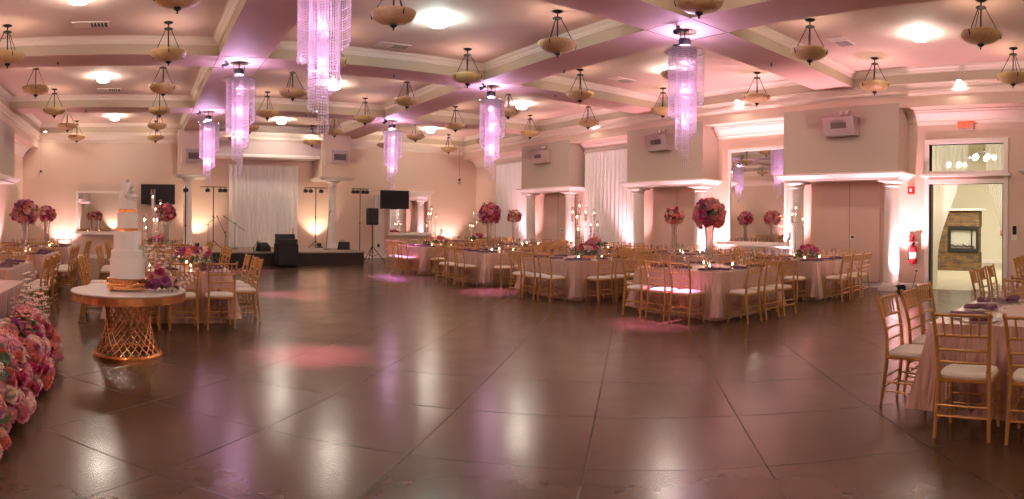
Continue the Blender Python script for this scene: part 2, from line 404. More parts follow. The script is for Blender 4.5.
# door frame with ledge and transom
t = MB()
for a, b in ((DY0-.11, DY0), (DY1, DY1+.11)): t.bbox(XR-.04, XR+.22, a, b, 0, TZ1)
t.bbox(XR-.04, XR+.22, DY0-.11, DY1+.11, TZ1, TZ1+.11)
t.bbox(XR-.04, XR+.22, DY0, DY1, DZ, DZ+.10)
t.bbox(XR-.12, XR+.22, DY0-.18, DY1+.18, 2.63, 2.70)
t.bbox(XR-.04, XR+.22, DY0, DY1, 2.70, TZ0)
d = struct('door_1', t, M['trim'])
g = MB(); g.box(XR+.10, XR+.11, DY0, DY1, TZ0, TZ1); struct('window_1', g, M['glass'])
t = MB(); t.box(XR+.02, XR+.20, DY0, DY0+.03, 0, DZ, M['black']); t.box(XR+.02, XR+.20, DY1-.035, DY1, 0, DZ, M['black']); struct('trim_%d' % n, t); n += 1

# ---- next room seen through the door
NX0, NX1, NY0, NY1 = XR+.2, 24.5, 0.5, 9.5
t = MB(); t.box(NX0, NX1, NY0, NY1, -.15, 0); struct('floor_next_room', t, M['floor2'])
t = MB(); t.box(NX1, NX1+.2, NY0, NY1, 0, 4.6); t.box(NX0, NX1, NY0-.2, NY0, 0, 4.6); t.box(NX0, NX1, NY1, NY1+.2, 0, 4.6); struct('wall_next_room', t, M['nroom'])
t = MB(); t.box(NX0, NX1, NY0, NY1, 4.6, 4.7); struct('ceiling_next_room', t, M['nroom'])
t = MB(); t.sweep(bp, [(NX1, NY0), (NX1, NY1)]); struct('baseboard_next_room', t, M['trim'])
fp = thing('fireplace', 'stacked brown stone fireplace column seen through the open doorway', 'fireplace', (20, 5.42, 0))
b = MB(); b.bbox(0, .45, -.75, .85, 0, .62, .02); b.bbox(0, .45, -.75, .85, 1.46, 2.0, .02); b.box(0, .45, .30, .85, .62, 1.46); b.box(0.06, .40, -.73, -.66, .62, 1.46); b.box(.3, .45, -.66, .30, .62, 1.46)
b.build('stone_column', M['stone'], fp)
b = MB(); b.bbox(-.08, .5, -.85, .95, 2.0, 2.05, .01); b.build('mantel_shelf', M['trim'], fp)
b = MB()
for z0, z1 in ((.62, .72), (1.36, 1.46)): b.bbox(-.03, .03, -.74, .30, z0, z1)
for y0, y1 in ((-.74, -.66), (.22, .30), (-.52, -.49)): b.bbox(-.03, .03, y0, y1, .72, 1.36)
b.build('firebox_frame', M['black'], fp)
b = MB(); b.box(.04, .06, -.66, .22, .74, 1.34); b.build('firebox_glass', mat('firebox_glass', (.42, .42, .36), .15), fp)
b = MB(); 
for k in range(4): b.tube([(-.005, -.60+.2*k, .80), (-.005, -.40+.2*k, .84+.02*(k % 2))], .03, 7)
b.build('fire_log', M['vent'], fp)
fa = thing('fire_alarm', 'small red fire alarm box on the cream wall of the next room', 'fire alarm', (NX1-.03, 4.72, 1.22))
b = MB(); b.bbox(-.05, .03, -.1, .1, -.12, .12); b.build('alarm_body', M['red'], fa); b = MB(); b.bbox(-.06, -.05, -.03, .03, -.04, .04, .003); b.build('pull_handle', M['trim'], fa)
def globes(loc, k, lab):
    t = thing('globe_chandelier', lab, 'chandelier', loc)
    b = MB(); b.tube([(0, 0, 0), (0, 0, 4.6-loc[2])], .012); b.lathe([(.10, 4.56-loc[2]), (.10, 4.6-loc[2])], 12)
    for i in range(k):
        a = 2*pi*i/k; b.tube([(0, 0, .1), (.3*cos(a), .3*sin(a), 0)], .01, 6)
    b.build('arms', M['dark'], t)
    for i in range(k):
        a = 2*pi*i/k; b = MB(); b.sphere((.3*cos(a), .3*sin(a), -.07), .08, 10, 8); b.build('globe', M['bokeh'], t, smooth=True)
globes((17.5, 3.95, 3.55), 5, 'small globe lamp chandelier glowing behind the transom, right one')
globes((20.5, 5.6, 3.65), 5, 'small globe lamp chandelier glowing behind the transom, left one')
light('AREA', (18.5, 4.6, 4.4), 230, (1, .92, .74), 3, target=(18.5, 4.6, 0))

def curtain(name, label, path_a, path_b, z0, z1, m, folds=14, amp=.05, gather=None, parent_rod=True, cat='curtain', nz=6, seed=1, group=None, kind=None):
    """vertical pleated cloth from point a to point b (xy)"""
    rnd = random.Random(seed); a = Vector(path_a); b_ = Vector(path_b); d = b_-a; L_ = d.length; t = d.normalized(); nn = Vector((-t.y, t.x))
    N = folds*10; vs = []; fs = []
    ph = [rnd.uniform(-.8, .8) for _ in range(folds+2)]
    for j in range(nz+1):
        s = j/nz; z = z1+(z0-z1)*s
        for i in range(N+1):
            u = i/N; k = u*folds; kk = ph[int(k) % len(ph)]*(1-(k % 1))+ph[(int(k)+1) % len(ph)]*(k % 1)
            off = amp*(.55+.45*s)*(sin(2*pi*k+kk)+.35*sin(4*pi*k+1.3*kk))
            p = a+d*u
            if gather:
                g = gather(s, u); p = a+d*g
            p = p+nn*off; vs.append((p.x, p.y, z))
    for j in range(nz):
        for i in range(N): q = j*(N+1)+i; fs.append((q, q+1, q+N+2, q+N+1))
    th = thing(name, label, cat, (0, 0, 0), 0, group)
    mb = MB(); mb.add(vs, fs); mb.build('drape', m, th, smooth=True)
    if parent_rod:
        r = MB(); e = t*.06; r.tube([(a.x-e.x, a.y-e.y, z1+.02), (b_.x+e.x, b_.y+e.y, z1+.02)], .018, 8); r.build('curtain_rod', M['trim'], th)
    return th
curtain('curtain', 'long white pleated curtain hanging at the back of the stage', (3.20, YB-.14), (5.88, YB-.14), SZ+.01, 3.55, M['sheer'], 17, .045, seed=2)
curtain('curtain', 'long white pleated curtain in the niche between the two box-shaped wall speakers', (XR-.14, 13.7), (XR-.14, 16.0), .06, 3.82, M['sheer'], 13, .05, seed=3)
curtain('curtain', 'long white pleated curtain in the far corner niche near the stage wall', (XR-.14, 19.25), (XR-.14, 21.6), .06, 3.82, M['sheer'], 13, .05, seed=4)
def tie(side):
    def g(s, u):
        w_ = .62-.42*min(1, (s/.55))**.8 if s < .55 else .20
        w_ *= .5
        return (1-u*w_) if side else u*w_
    return g
def smooth_tie(side):
    def g(s, u):
        w_ = ((.36 if side else .26)-(.27 if side else .22)*(sin(min(1, s/.75)*pi/2)**1.3))
        return (1-u*w_) if side else u*w_
    return g
curtain('sheer_curtain', 'sheer curtain gathered at the left side of the open doorway', (XR+.30, DY0-.05), (XR+.30, DY1+.05), .03, 2.5, M['sheer2'], 9, .025, gather=smooth_tie(True), seed=5, nz=14)
curtain('sheer_curtain', 'sheer curtain swept to the right side of the open doorway', (XR+.36, DY0-.05), (XR+.36, DY1+.05), .03, 2.5, M['sheer2'], 9, .025, gather=smooth_tie(False), seed=6, nz=14)
curtain('sheer_curtain', 'sheer curtain filling the left of the transom window over the doorway', (XR+.32, DY1-.85), (XR+.32, DY1+.05), 2.6, 3.55, M['sheer2'], 8, .03, seed=7)
curtain('sheer_curtain', 'sheer curtain at the right end of the transom window over the doorway', (XR+.38, DY0-.05), (XR+.38, DY0+.5), 2.6, 3.55, M['sheer2'], 5, .03, seed=8)

# columns
def column(x, y, z0, z1, label, r=.18, group=None):
    t = thing('column', label, 'column', (x, y, z0), group=group); h = z1-z0
    b = MB(); b.bbox(-r-.06, r+.06, -r-.06, r+.06, 0, .10); b.lathe([(r+.05, .10), (r+.055, .13), (r+.03, .16), (r+.02, .18)], 24); b.build('base', M['trim'], t, smooth=True)
    b = MB(); b.lathe([(r, .18), (r, h*.4), (r*.88, h-.18)], 24); b.build('shaft', M['trim'], t, smooth=True)
    b = MB(); b.lathe([(r*.88, h-.18), (r+.01, h-.165), (r*.9, h-.15), (r*.9, h-.12), (r+.03, h-.08), (r+.06, h-.06)], 24); b.bbox(-r-.07, r+.07, -r-.07, r+.07, h-.06, h-.002); b.build('capital', M['trim'], t, smooth=True)
    return t
cl = ['right of the closet panel nearest the doorway', 'left of the closet panel nearest the doorway', 'right of the middle closet panel', 'left of the middle closet panel', 'right of the closet panel nearest the stage', 'left of the closet panel nearest the stage']
k = 0
for a, b in RB[:3]:
    for y in (a+.26, b-.26):
        column(XB+.24, y, 0, 2.56, 'white round column %s' % cl[k]); k += 1

# uplights
def uplight(x, y, z, label, power, col=(1, .55, .50), tgt=None, spot=95):
    t = thing('uplight', label, 'uplight', (x, y, z))
    b = MB(); b.bbox(-.11, .11, -.10, .10, 0, .03); b.bbox(-.02, .02, -.12, -.09, .03, .14); b.bbox(-.02, .02, .09, .12, .03, .14); b.build('bracket', M['black'], t)
    b = MB(); b.lathe([(.07, .045), (.085, .06), (.085, .17), (.078, .17), (.078, .15), (.02, .15)], 16); b.build('housing', M['black'], t, smooth=True)
    b = MB(); b.lathe([(.001, .153), (.075, .155)], 16); b.build('lens', M['led'], t)
    tg = (x, y, z+3) if tgt is None else tgt
    light('SPOT', (x, y, z+.19), power, col, 0.03, spot=spot, blend=.7, target=tg)
UP = 5.8

# ------------------------------------------------------------------ stage and what stands on it
b = MB(); b.box(.9, 7.46, SY, YB-.02, SZ-.05, SZ, M['stage']); b.box(.93, 7.43, SY+.03, YB-.02, 0, SZ-.05, M['skirt'])
for i in range(1, 6): b.box(.9+1.1*i-.004, .9+1.1*i+.004, SY+.022, SY+.03, 0, SZ-.05, M['black'])
st = b.mesh('stage'); so = link(st, 'stage'); tag(so, 'low grey stage platform with dark skirt in front of the white curtain', 'stage')
# column boxes of the stage alcove, header beam
PIER = ((1.24, 2.24), (6.52, 7.66)); PY0, PY1 = 22.2, 23.2
w = MB()
for a, b_ in PIER:
    w.box(a, b_, PY0, YB, 3.10, HB+.02); w.box(a+.09, a+.12, PY0-.02, PY0+.01, 3.55, 4.15, M['trim'])
struct('wall_stage_pier', w, M['wall'])
w = MB(); w.box(2.24, 6.52, 22.5, YB, 3.80, HB+.02); struct('wall_stage_header', w, M['crown2'])
crown([(6.52, 22.5), (2.24, 22.5)], z0=4.40, d=.20)
t = MB(); pr = [(0, 3.80), (.05, 3.80), (.05, 3.86), (.02, 3.90), (0, 3.92)]; t.sweep(pr, [(6.52, 22.5), (2.24, 22.5)]); struct('trim_%d' % n, t, M['trim']); n += 1
for a, b_ in PIER:
    t = MB(); t.sweep([(0, 3.00), (.03, 3.00), (.05, 3.04), (.10, 3.07), (.12, 3.12), (0, 3.12)], [(a, YB), (a, PY0), (b_, PY0), (b_, YB)][::-1]); t.box(a, b_, PY0, YB, 3.0, 3.1); struct('trim_%d' % n, t, M['trim']); n += 1
column(1.60, 22.6, SZ, 3.0, 'white round column at the left end of the stage', .16)
column(7.06, 22.6, SZ, 3.0, 'white round column at the right end of the stage', .16)
def grille(cx, cy, cz, wd, hg, label):
    t = thing('wall_vent', label, 'vent', (cx, cy, cz))
    b = MB(); b.bbox(-wd/2, wd/2, -.03, 0, -hg/2, hg/2, .005); b.build('frame', M['greym'], t)
    b = MB(); b.box(-wd*.36, wd*.36, -.034, -.03, -hg*.22, hg*.22)
    for i in range(6): z = -hg*.2+hg*.4*i/5; b.box(-wd*.36, wd*.36, -.045, -.034, z-.006, z+.003)
    b.build('grille', M['grille'], t)
grille(1.80, PY0, 3.78, .62, .52, 'grey wall vent on the white pier left of the stage')
grille(7.22, PY0, 3.88, .66, .52, 'grey wall vent on the white pier right of the stage')
# sub box with mixer case
t = thing('speaker_cabinet', 'large black speaker cabinet standing on the floor at the stage front', 'speaker', (4.58, 19.62, 0))
b = MB(); b.bbox(-.34, .34, -.30, .30, .03, .74, .02); b.build('cabinet', M['black2'], t)
b = MB(); b.box(-.29, .29, -.306, -.30, .08, .69); b.build('front_grille', M['black'], t)
for sx in (-1, 1):
    for sy in (-1, 1): b = MB(); b.lathe([(.03, 0), (.03, .03)], 10, (sx*.27, sy*.24, 0)); b.build('foot', M['black'], t)
    b = MB(); b.tube([(sx*.35, -.08, .48), (sx*.37, -.06, .48), (sx*.37, .06, .48), (sx*.35, .08, .48)], .012, 6); b.build('handle', M['chrome'], t)
t = thing('mixer_case', 'black mixer case with open lid on top of the speaker cabinet', 'case', (4.58, 19.62, .742))
b = MB(); b.bbox(-.33, .33, -.22, .22, 0, .14, .01); b.build('case_bottom', M['black'], t)
b = MB(); b.add([(-.33, .10, .14), (.33, .10, .14), (.33, .22, .30), (-.33, .22, .30), (-.33, .14, .14), (.33, .14, .14), (.33, .25, .29), (-.33, .25, .29)], [(0, 1, 2, 3), (7, 6, 5, 4), (0, 4, 5, 1), (3, 2, 6, 7), (0, 3, 7, 4), (1, 5, 6, 2)]); b.build('lid', M['black'], t)
b = MB()
for i in range(10): b.bbox(-.28+.06*i, -.26+.06*i, -.18, .06, .141, .15, .002)
b.build('fader_panel', M['grille'], t)
t = thing('stage_monitor', 'small black wedge speaker with cables left of the speaker cabinet', 'speaker', (3.98, 20.35, SZ), .4)
b = MB(); b.add([(-.2, -.16, 0), (.2, -.16, 0), (.2, .18, 0), (-.2, .18, 0), (-.2, -.12, .16), (.2, -.12, .16), (.2, .10, .30), (-.2, .10, .30)], [(3, 2, 1, 0), (0, 1, 5, 4), (4, 5, 6, 7), (1, 2, 6, 5), (2, 3, 7, 6), (3, 0, 4, 7)]); b.build('cabinet', M['black2'], t)
b = MB(); b.tube([(-.2, 0, .2), (-.33, -.05, .26), (-.42, -.03, .12), (-.36, .05, .01), (-.2, .08, .01)], .012, 6); b.tube([(-.1, .1, .28), (-.15, .05, .36), (-.3, 0, .30)], .01, 6); b.build('cable', M['black'], t)
t = thing('stage_monitor', 'small black wedge speaker at the right end of the stage floor', 'speaker', (7.1, 21.3, SZ), -.5)
b = MB(); b.add([(-.2, -.16, 0), (.2, -.16, 0), (.2, .18, 0), (-.2, .18, 0), (-.2, -.12, .12), (.2, -.12, .12), (.2, .10, .28), (-.2, .10, .28)], [(3, 2, 1, 0), (0, 1, 5, 4), (4, 5, 6, 7), (1, 2, 6, 5), (2, 3, 7, 6), (3, 0, 4, 7)]); b.build('cabinet', M['black2'], t)
t = thing('clamp_fan', 'small round dark stage fan on the right end of the stage', 'fan', (6.95, 21.0, SZ))
b = MB(); b.tube([(-.08, 0, .01), (0, 0, .10), (.08, 0, .01)], .01, 6); b.tube([(0, 0, .1), (0, 0, .16)], .01, 6); b.build('stand', M['black'], t)
b = MB(); 
for i in range(9): a = pi*i/9; b.tube([(.12*cos(a), -.02, .24+.12*sin(a)), (0, -.05, .24), (-.12*cos(a), -.02, .24-.12*sin(a))], .004, 4)
b.tube([(.12*cos(2*pi*i/16), 0, .24+.12*sin(2*pi*i/16)) for i in range(17)], .008, 6); b.build('cage', M['dark'], t)

def light_stand(x, y, z, h, label, bar=True, heads=((-.33, 0), (.02, 0), (.3, 0)), width=.62, rz=0):
    t = thing('stage_light_stand', label, 'light stand', (x, y, z), rz)
    b = MB(); b.tube([(0, 0, .12), (0, 0, h)], .018, 8); b.lathe([(.03, h*.5), (.03, h*.5+.06)], 8); b.build('pole', M['black'], t)
    for i in range(3):
        a = 2*pi*i/3+.3; b = MB(); b.tube([(0, 0, .28), (.30*cos(a), .30*sin(a), .012)], .012, 6); b.tube([(0, 0, .10), (.16*cos(a), .16*sin(a), .15)], .008, 6); b.build('leg', M['black'], t)
    if bar:
        b = MB(); b.tube([(-width/2, 0, h), (width/2, 0, h)], .016, 8); b.build('crossbar', M['black'], t)
    for i, (dx, q) in enumerate(heads):
        b = MB(); b.tube([(dx, 0, h), (dx, 0, h-.07)], .012, 6)
        b.lathe([(.055, -.19), (.085, -.17), (.085, -.09), (.05, -.06)], 14, (dx, -.02, h)); lh = b.build('lamp_head', M['black'], t, smooth=True)
        b2 = MB(); b2.lathe([(.001, -.192), (.05, -.193)], 12, (dx, -.02, h)); b2.build('lamp_lens', M['grille'], lh)
light_stand(2.55, 22.65, SZ, 2.24, 'tall black light stand with three lamps on the left of the stage', width=1.0, heads=((-.22, 0), (.25, 0), (.42, 0)))
light_stand(6.34, 22.35, SZ, 2.26, 'tall black light stand with three lamps right of the stage curtain', width=.9, heads=((-.40, 0), (-.2, 0), (.2, 0)))
light_stand(8.15, 22.5, 0, 2.72, 'tall black light stand on the floor just right of the stage', width=.7, heads=((-.28, 0), (-.12, 0), (.12, 0), (.27, 0)))
light_stand(1.33, 19.7, 0, 2.55, 'black lamp on a thin pole left of the stage column', bar=False, heads=((0, 0),))
def mic_stand(x, y, z, h, label, boom=None, tilt=0, mic=True):
    t = thing('microphone_stand', label, 'microphone stand', (x, y, z))
    b = MB(); b.lathe([(.13, 0), (.13, .012), (.02, .03)], 16); b.build('base', M['black'], t)
    b = MB(); b.tube([(0, 0, .02), (tilt, 0, h)], .011, 6); b.build('pole', M['black'], t)
    if boom:
        (ax, az), (bx, bz) = boom
        b = MB(); b.tube([(ax, 0, az), (bx, 0, bz)], .009, 6); b.lathe([(.022, -.02), (.022, .03)], 8, (tilt, 0, h)); b.build('boom_arm', M['black'], t)
        if mic: b = MB(); d = Vector((bx-ax, 0, bz-az)).normalized(); p = Vector((bx, 0, bz)); b.tube([p, p+d*.10], [.012, .022], 8); b.sphere(tuple(p+d*.12), .028, 8, 6); b.build('microphone', M['grille'], t)
    elif mic:
        b = MB(); b.tube([(tilt, 0, h), (tilt+.03, -.03, h+.10)], [.012, .02], 8); b.sphere((tilt+.035, -.035, h+.12), .028, 8, 6); b.build('microphone', M['grille'], t)
mic_stand(2.28, 21.9, SZ, .86, 'black boom microphone stand left of the tall light stand', boom=((-.35, .62), (.26, 1.12)), mic=False)
mic_stand(2.84, 21.5, SZ, .60, 'black boom microphone stand right of the tall light stand', boom=((.06, .42), (-.24, 1.05)))
mic_stand(3.25, 21.95, SZ, .92, 'black boom microphone stand in front of the stage curtain', boom=((.37, .64), (-.30, 1.10)))
mic_stand(6.50, 21.5, SZ, 1.26, 'slim black microphone stand leaning beside the right stage column', tilt=.10)
mic_stand(4.98, 20.35, SZ, .78, 'short microphone pole behind the right corner of the speaker cabinet', mic=False)
# loudspeaker on tripod
t = thing('speaker_stand', 'black tripod stand right of the stage holding the loudspeaker', 'speaker stand', (8.05, 20.9, 0))
b = MB(); b.tube([(0, 0, .08), (0, 0, 1.35)], .02, 8); b.build('pole', M['black'], t)
for i in range(3): a = 2*pi*i/3-.2; b = MB(); b.tube([(0, 0, .60), (.46*cos(a), .46*sin(a), .015)], .014, 6); b.tube([(0, 0, .20), (.24*cos(a), .24*sin(a), .30)], .010, 6); b.build('leg', M['black'], t)
t = thing('loudspeaker', 'black upright loudspeaker on the tripod stand right of the stage', 'loudspeaker', (8.05, 20.9, 1.352))
b = MB(); b.bbox(-.18, .18, -.16, .18, 0, .60, .02); b.build('cabinet', M['black2'], t); b = MB(); b.box(-.16, .16, -.166, -.16, .03, .57); b.build('front_grille', M['black'], t)

def tv(x, y, z, wd, hg, label, wall_y):
    t = thing('television', label, 'television', (x, y, z))
    b = MB(); b.bbox(-wd/2, wd/2, -.03, .03, -hg/2, hg/2, .008); b.build('bezel', M['black'], t)
    b = MB(); b.box(-wd/2+.02, wd/2-.02, -.034, -.03, -hg/2+.02, hg/2-.02); b.build('screen', M['screen'], t)
    b = MB(); b.box(-.15, .15, .03, .06, -.15, .15); b.tube([(0, .05, 0), (0, wall_y-y-.01, 0)], .03, 8); b.bbox(-.12, .12, wall_y-y-.03, wall_y-y-.002, -.15, .15); b.build('wall_mount', M['black'], t)
tv(.53, YB-.2, 2.42, 1.27, .75, 'flat black television on the stage wall left of the stage', YB)
tv(9.72, 22.8, 2.345, 1.24, .74, 'flat black television right of the stage beside the small mirror', YB)

# mirrors
def mirror(name, lab, cx, cy, z0, z1, wd, rz, crown_top=False, shelf=True):
    t = thing(name, lab, 'mirror', (cx, cy, z0), rz); h = z1-z0; fw = .08   # local: x along wall, -y into room
    b = MB()
    b.bbox(-wd/2-fw, -wd/2, -.05, 0, 0, h); b.bbox(wd/2, wd/2+fw, -.05, 0, 0, h); b.bbox(-wd/2-fw, wd/2+fw, -.05, 0, h, h+fw); b.bbox(-wd/2-fw, wd/2+fw, -.05, 0, -fw, 0)
    b.build('frame', M['trim'], t)
    b = MB(); b.box(-wd/2, wd/2, -.02, -.002, 0, h); b.build('mirror_glass', M['mirror'], t)
    if crown_top:
        b = MB(); b.bbox(-wd/2-fw-.05, wd/2+fw+.05, -.10, 0, h+fw, h+fw+.08); b.bbox(-wd/2-fw-.10, wd/2+fw+.10, -.16, 0, h+fw+.08, h+fw+.16); b.build('cornice', M['trim'], t)
    if shelf:
        b = MB(); b.bbox(-wd/2-fw-.06, wd/2+fw+.06, -.14, 0, -fw-.05, -fw); b.build('sill', M['trim'], t)
mirror('wall_mirror', 'tall white-framed mirror in the niche left of the closet panels', XR, 9.17, 1.03, 3.47, 1.72, -pi/2)
mirror('wall_mirror', 'wide framed mirror on the stage wall behind the wedding cake', -1.50, YB, 1.02, 2.46, 1.92, 0)
mirror('wall_mirror', 'framed mirror on the stage wall right of the television', 10.63, YB, 1.03, 2.50, 1.74, 0, crown_top=True)
t = MB(); t.bbox(9.10, 9.50, YB-.07, YB, 0, 2.60); struct('trim_%d' % n, t, M['trim']); n += 1
# wainscot ledge under the niche mirror
t = MB(); t.box(XR-.03, XR, 7.95, 10.5, .14, .92)
for i in range(24): y = 7.98+i*.105; t.box(XR-.038, XR-.03, y, y+.09, .16, .88)
t.box(XR-.06, XR, 7.95, 10.5, .88, .93); struct('trim_%d' % n, t, M['trim']); n += 1

# wall speakers with domes above
def wall_speaker(y, label, lab2):
    t = thing('wall_speaker', label, 'speaker', (XB-.005, y, 3.80))
    w2, h2 = .42, .22
    b = MB(); vs = [(0, -w2, -h2), (0, w2, -h2), (0, w2, h2), (0, -w2, h2), (-.20, -w2*.92, -h2*1.0), (-.20, w2*.92, -h2*1.0), (-.30, w2*.92, h2*.95), (-.30, -w2*.92, h2*.95)]
    b.add(vs, [(0, 3, 2, 1), (4, 5, 6, 7), (0, 1, 5, 4), (1, 2, 6, 5), (2, 3, 7, 6), (3, 0, 4, 7)]); b.build('housing', M['greym'], t)
    b = MB()
    def P(u, v, o=.005): 
        x = -.25-.05*v; return (x-o, u, v*h2*.97)
    b.add([P(-.20, -.25), P(.20, -.25), P(.20, .35), P(-.20, .35)], [(0, 1, 2, 3)]); 
    for i in range(5):
        v = -.2+.5*i/4; b.add([P(-.19, v-.03, .012), P(.19, v-.03, .012), P(.19, v+.03, .012), P(-.19, v+.03, .012)], [(0, 1, 2, 3)])
    b.build('grille', M['grille'], t)
    t = thing('dome_detector', lab2, 'detector', (XB-.005, y-.05, 4.14))
    b = MB(); b.bbox(-.03, 0, -.13, .13, -.06, .06); b.build('back_plate', M['wall_box'], t)
    
    for q in (-.07, .07): b = MB(); b.tube([(-.03, q, 0), (-.07, q, 0)], .045, 10); b.build('lamp_head', M['trim'], t)
wall_speaker(6.33, 'box-shaped grey wall speaker nearest the doorway', 'twin-headed emergency lamp above the wall speaker nearest the doorway')
wall_speaker(12.0, 'box-shaped grey wall speaker in the middle of the wall', 'twin-headed emergency lamp above the middle wall speaker')
wall_speaker(17.6, 'box-shaped grey wall speaker nearest the stage', 'twin-headed emergency lamp above the wall speaker nearest the stage')

# exit sign, alarms, extinguisher, thermostat
t = thing('exit_sign', 'lit EXIT sign with red letters above the doorway', 'sign', (XR-.03, 3.54, 3.83))
b = MB(); b.bbox(-.03, .03, -.19, .19, -.12, .12, .01); b.build('sign_housing', M['exitface'], t)
b = MB(); b.bbox(-.02, .03, -.10, .10, .12, .15, .004); b.build('mounting_plate', M['dark'], t)
fc = bpy.data.curves.new('exit_text', 'FONT'); fc.body = 'EXIT'; fc.size = .20; fc.extrude = .003; fc.align_x = 'CENTER'; fc.align_y = 'CENTER'; fc.offset = .006
fo = bpy.data.objects.new('tmp', fc); COL.objects.link(fo); dg = bpy.context.evaluated_depsgraph_get(); me = bpy.data.meshes.new_from_object(fo.evaluated_get(dg)); bpy.data.objects.remove(fo)
me.materials.clear(); me.materials.append(M['exit'])
o = link(me, 'exit_letters', t, (-.034, 0, 0)); o.rotation_euler = (pi/2, 0, -pi/2)
t = thing('alarm_pull', 'red fire alarm box on the wall high beside the doorway', 'fire alarm', (XR-.001, 4.86, 2.33))
b = MB(); b.bbox(-.06, 0, -.08, .08, -.09, .09, .008); b.build('alarm_body', M['red'], t); b = MB(); b.bbox(-.07, -.06, -.03, .03, -.035, .035, .004); b.build('strobe_lens', M['trim'], t)
t = thing('alarm_pull', 'small red pull station above the fire extinguisher', 'fire alarm', (XR-.001, 4.84, 1.20))
b = MB(); b.bbox(-.05, 0, -.06, .06, -.08, .08, .006); b.build('alarm_body', M['red'], t); b = MB(); b.bbox(-.065, -.05, -.035, .035, -.02, .0, .003); b.build('pull_handle', M['trim'], t)
t = thing('fire_extinguisher', 'red fire extinguisher hanging on the wall left of the doorway', 'fire extinguisher', (XR-.135, 4.76, .60))
b = MB(); b.lathe([(.02, 0), (.085, .01), (.09, .03), (.09, .36), (.07, .42), (.03, .45)], 18); b.build('cylinder', M['red'], t, smooth=True)
b = MB(); b.lathe([(.03, .45), (.03, .49)], 10); b.tube([(0, 0, .49), (0, -.12, .54)], .012, 6); b.tube([(0, 0, .50), (0, -.11, .49)], .010, 6); b.build('valve_handle', M['black'], t)
b = MB(); b.tube([(0, .02, .47), (-.02, .10, .42), (-.03, .12, .25), (-.02, .11, .10)], .012, 6); b.build('hose', M['black'], t)
b = MB(); b.lathe_open([(.0915, .14), (.0915, .28)], 18); b.build('paper_label', M['trim'], t)
b = MB(); b.bbox(.08, .12, -.04, .04, .1, .4); b.build('wall_bracket', M['black'], t)
t = thing('power_outlet', 'white wall outlet with plugged-in black cable below the extinguisher', 'outlet', (XR-.001, 4.72, .42))
b = MB(); b.bbox(-.01, 0, -.04, .04, -.06, .06, .003); b.build('outlet_plate', M['trim'], t)
b = MB(); b.bbox(-.04, -.01, -.02, .02, .0, .04, .004); b.build('plug', M['black'], t)
b = MB(); b.tube([(-.03, 0, .0), (-.04, .03, -.2), (-.03, .10, -.40), (-.15, .22, -.412), (-.3, .4, -.412)], .007, 6); b.build('cable', M['black'], t)
t = thing('thermostat', 'small dark thermostat on the closet panel wall nearest the doorway', 'thermostat', (XR-.051, 6.35, 1.21))
b = MB(); b.bbox(-.012, 0, -.07, .07, -.06, .06, .004); b.build('back_plate', M['trim'], t); b = MB(); b.bbox(-.02, -.012, -.035, .035, -.03, .03, .003); b.build('display', M['black'], t)
t = thing('card_reader', 'black keypad on a white plate right of the doorway', 'keypad', (XR-.001, 2.40, 1.42))
b = MB(); b.bbox(-.01, 0, -.07, .07, -.24, .10, .003); b.build('back_plate', M['trim'], t); b = MB(); b.bbox(-.05, -.01, -.045, .045, -.11, .09, .01); b.build('keypad_body', M['black'], t)
t = thing('power_outlet', 'small dark outlet low on the stage wall right of the tripod', 'outlet', (9.25-.0, YB-.071, .50))
b = MB(); b.bbox(-.05, .05, -.012, 0, -.07, .07, .004); b.build('outlet_plate', M['vent'], t); b = MB(); b.bbox(-.02, .02, -.018, -.012, -.04, .04, .002); b.build('socket_face', M['black'], t)
t = thing('thermostat', 'small dark thermostat on the closet panel wall nearest the stage', 'thermostat', (XR-.051, 17.3, 1.21))
b = MB(); b.bbox(-.012, 0, -.07, .07, -.06, .06, .004); b.build('back_plate', M['trim'], t); b = MB(); b.bbox(-.02, -.012, -.035, .035, -.03, .03, .003); b.build('display', M['black'], t)
for x, lab in ((-3.86, 'glass ball ornament hanging on a wire near the left corner of the stage wall'), (12.85, 'glass ball ornament hanging on a wire near the right corner of the stage wall')):
    t = thing('hanging_ornament', lab, 'ornament', (x, YB-.25, 3.25))
    b = MB(); b.tube([(0, 0, .06), (0, .0, HB-3.25)], .004, 5); b.build('wire', M['dark'], t)
    b = MB(); b.lathe([(.02, .06), (.05, .05), (.06, 0), (.02, -.02)], 10); b.build('cap', M['dark'], t)
    b = MB(); b.sphere((0, 0, -.10), .08, 12, 8); b.build('glass_ball', M['frost'], t, smooth=True)

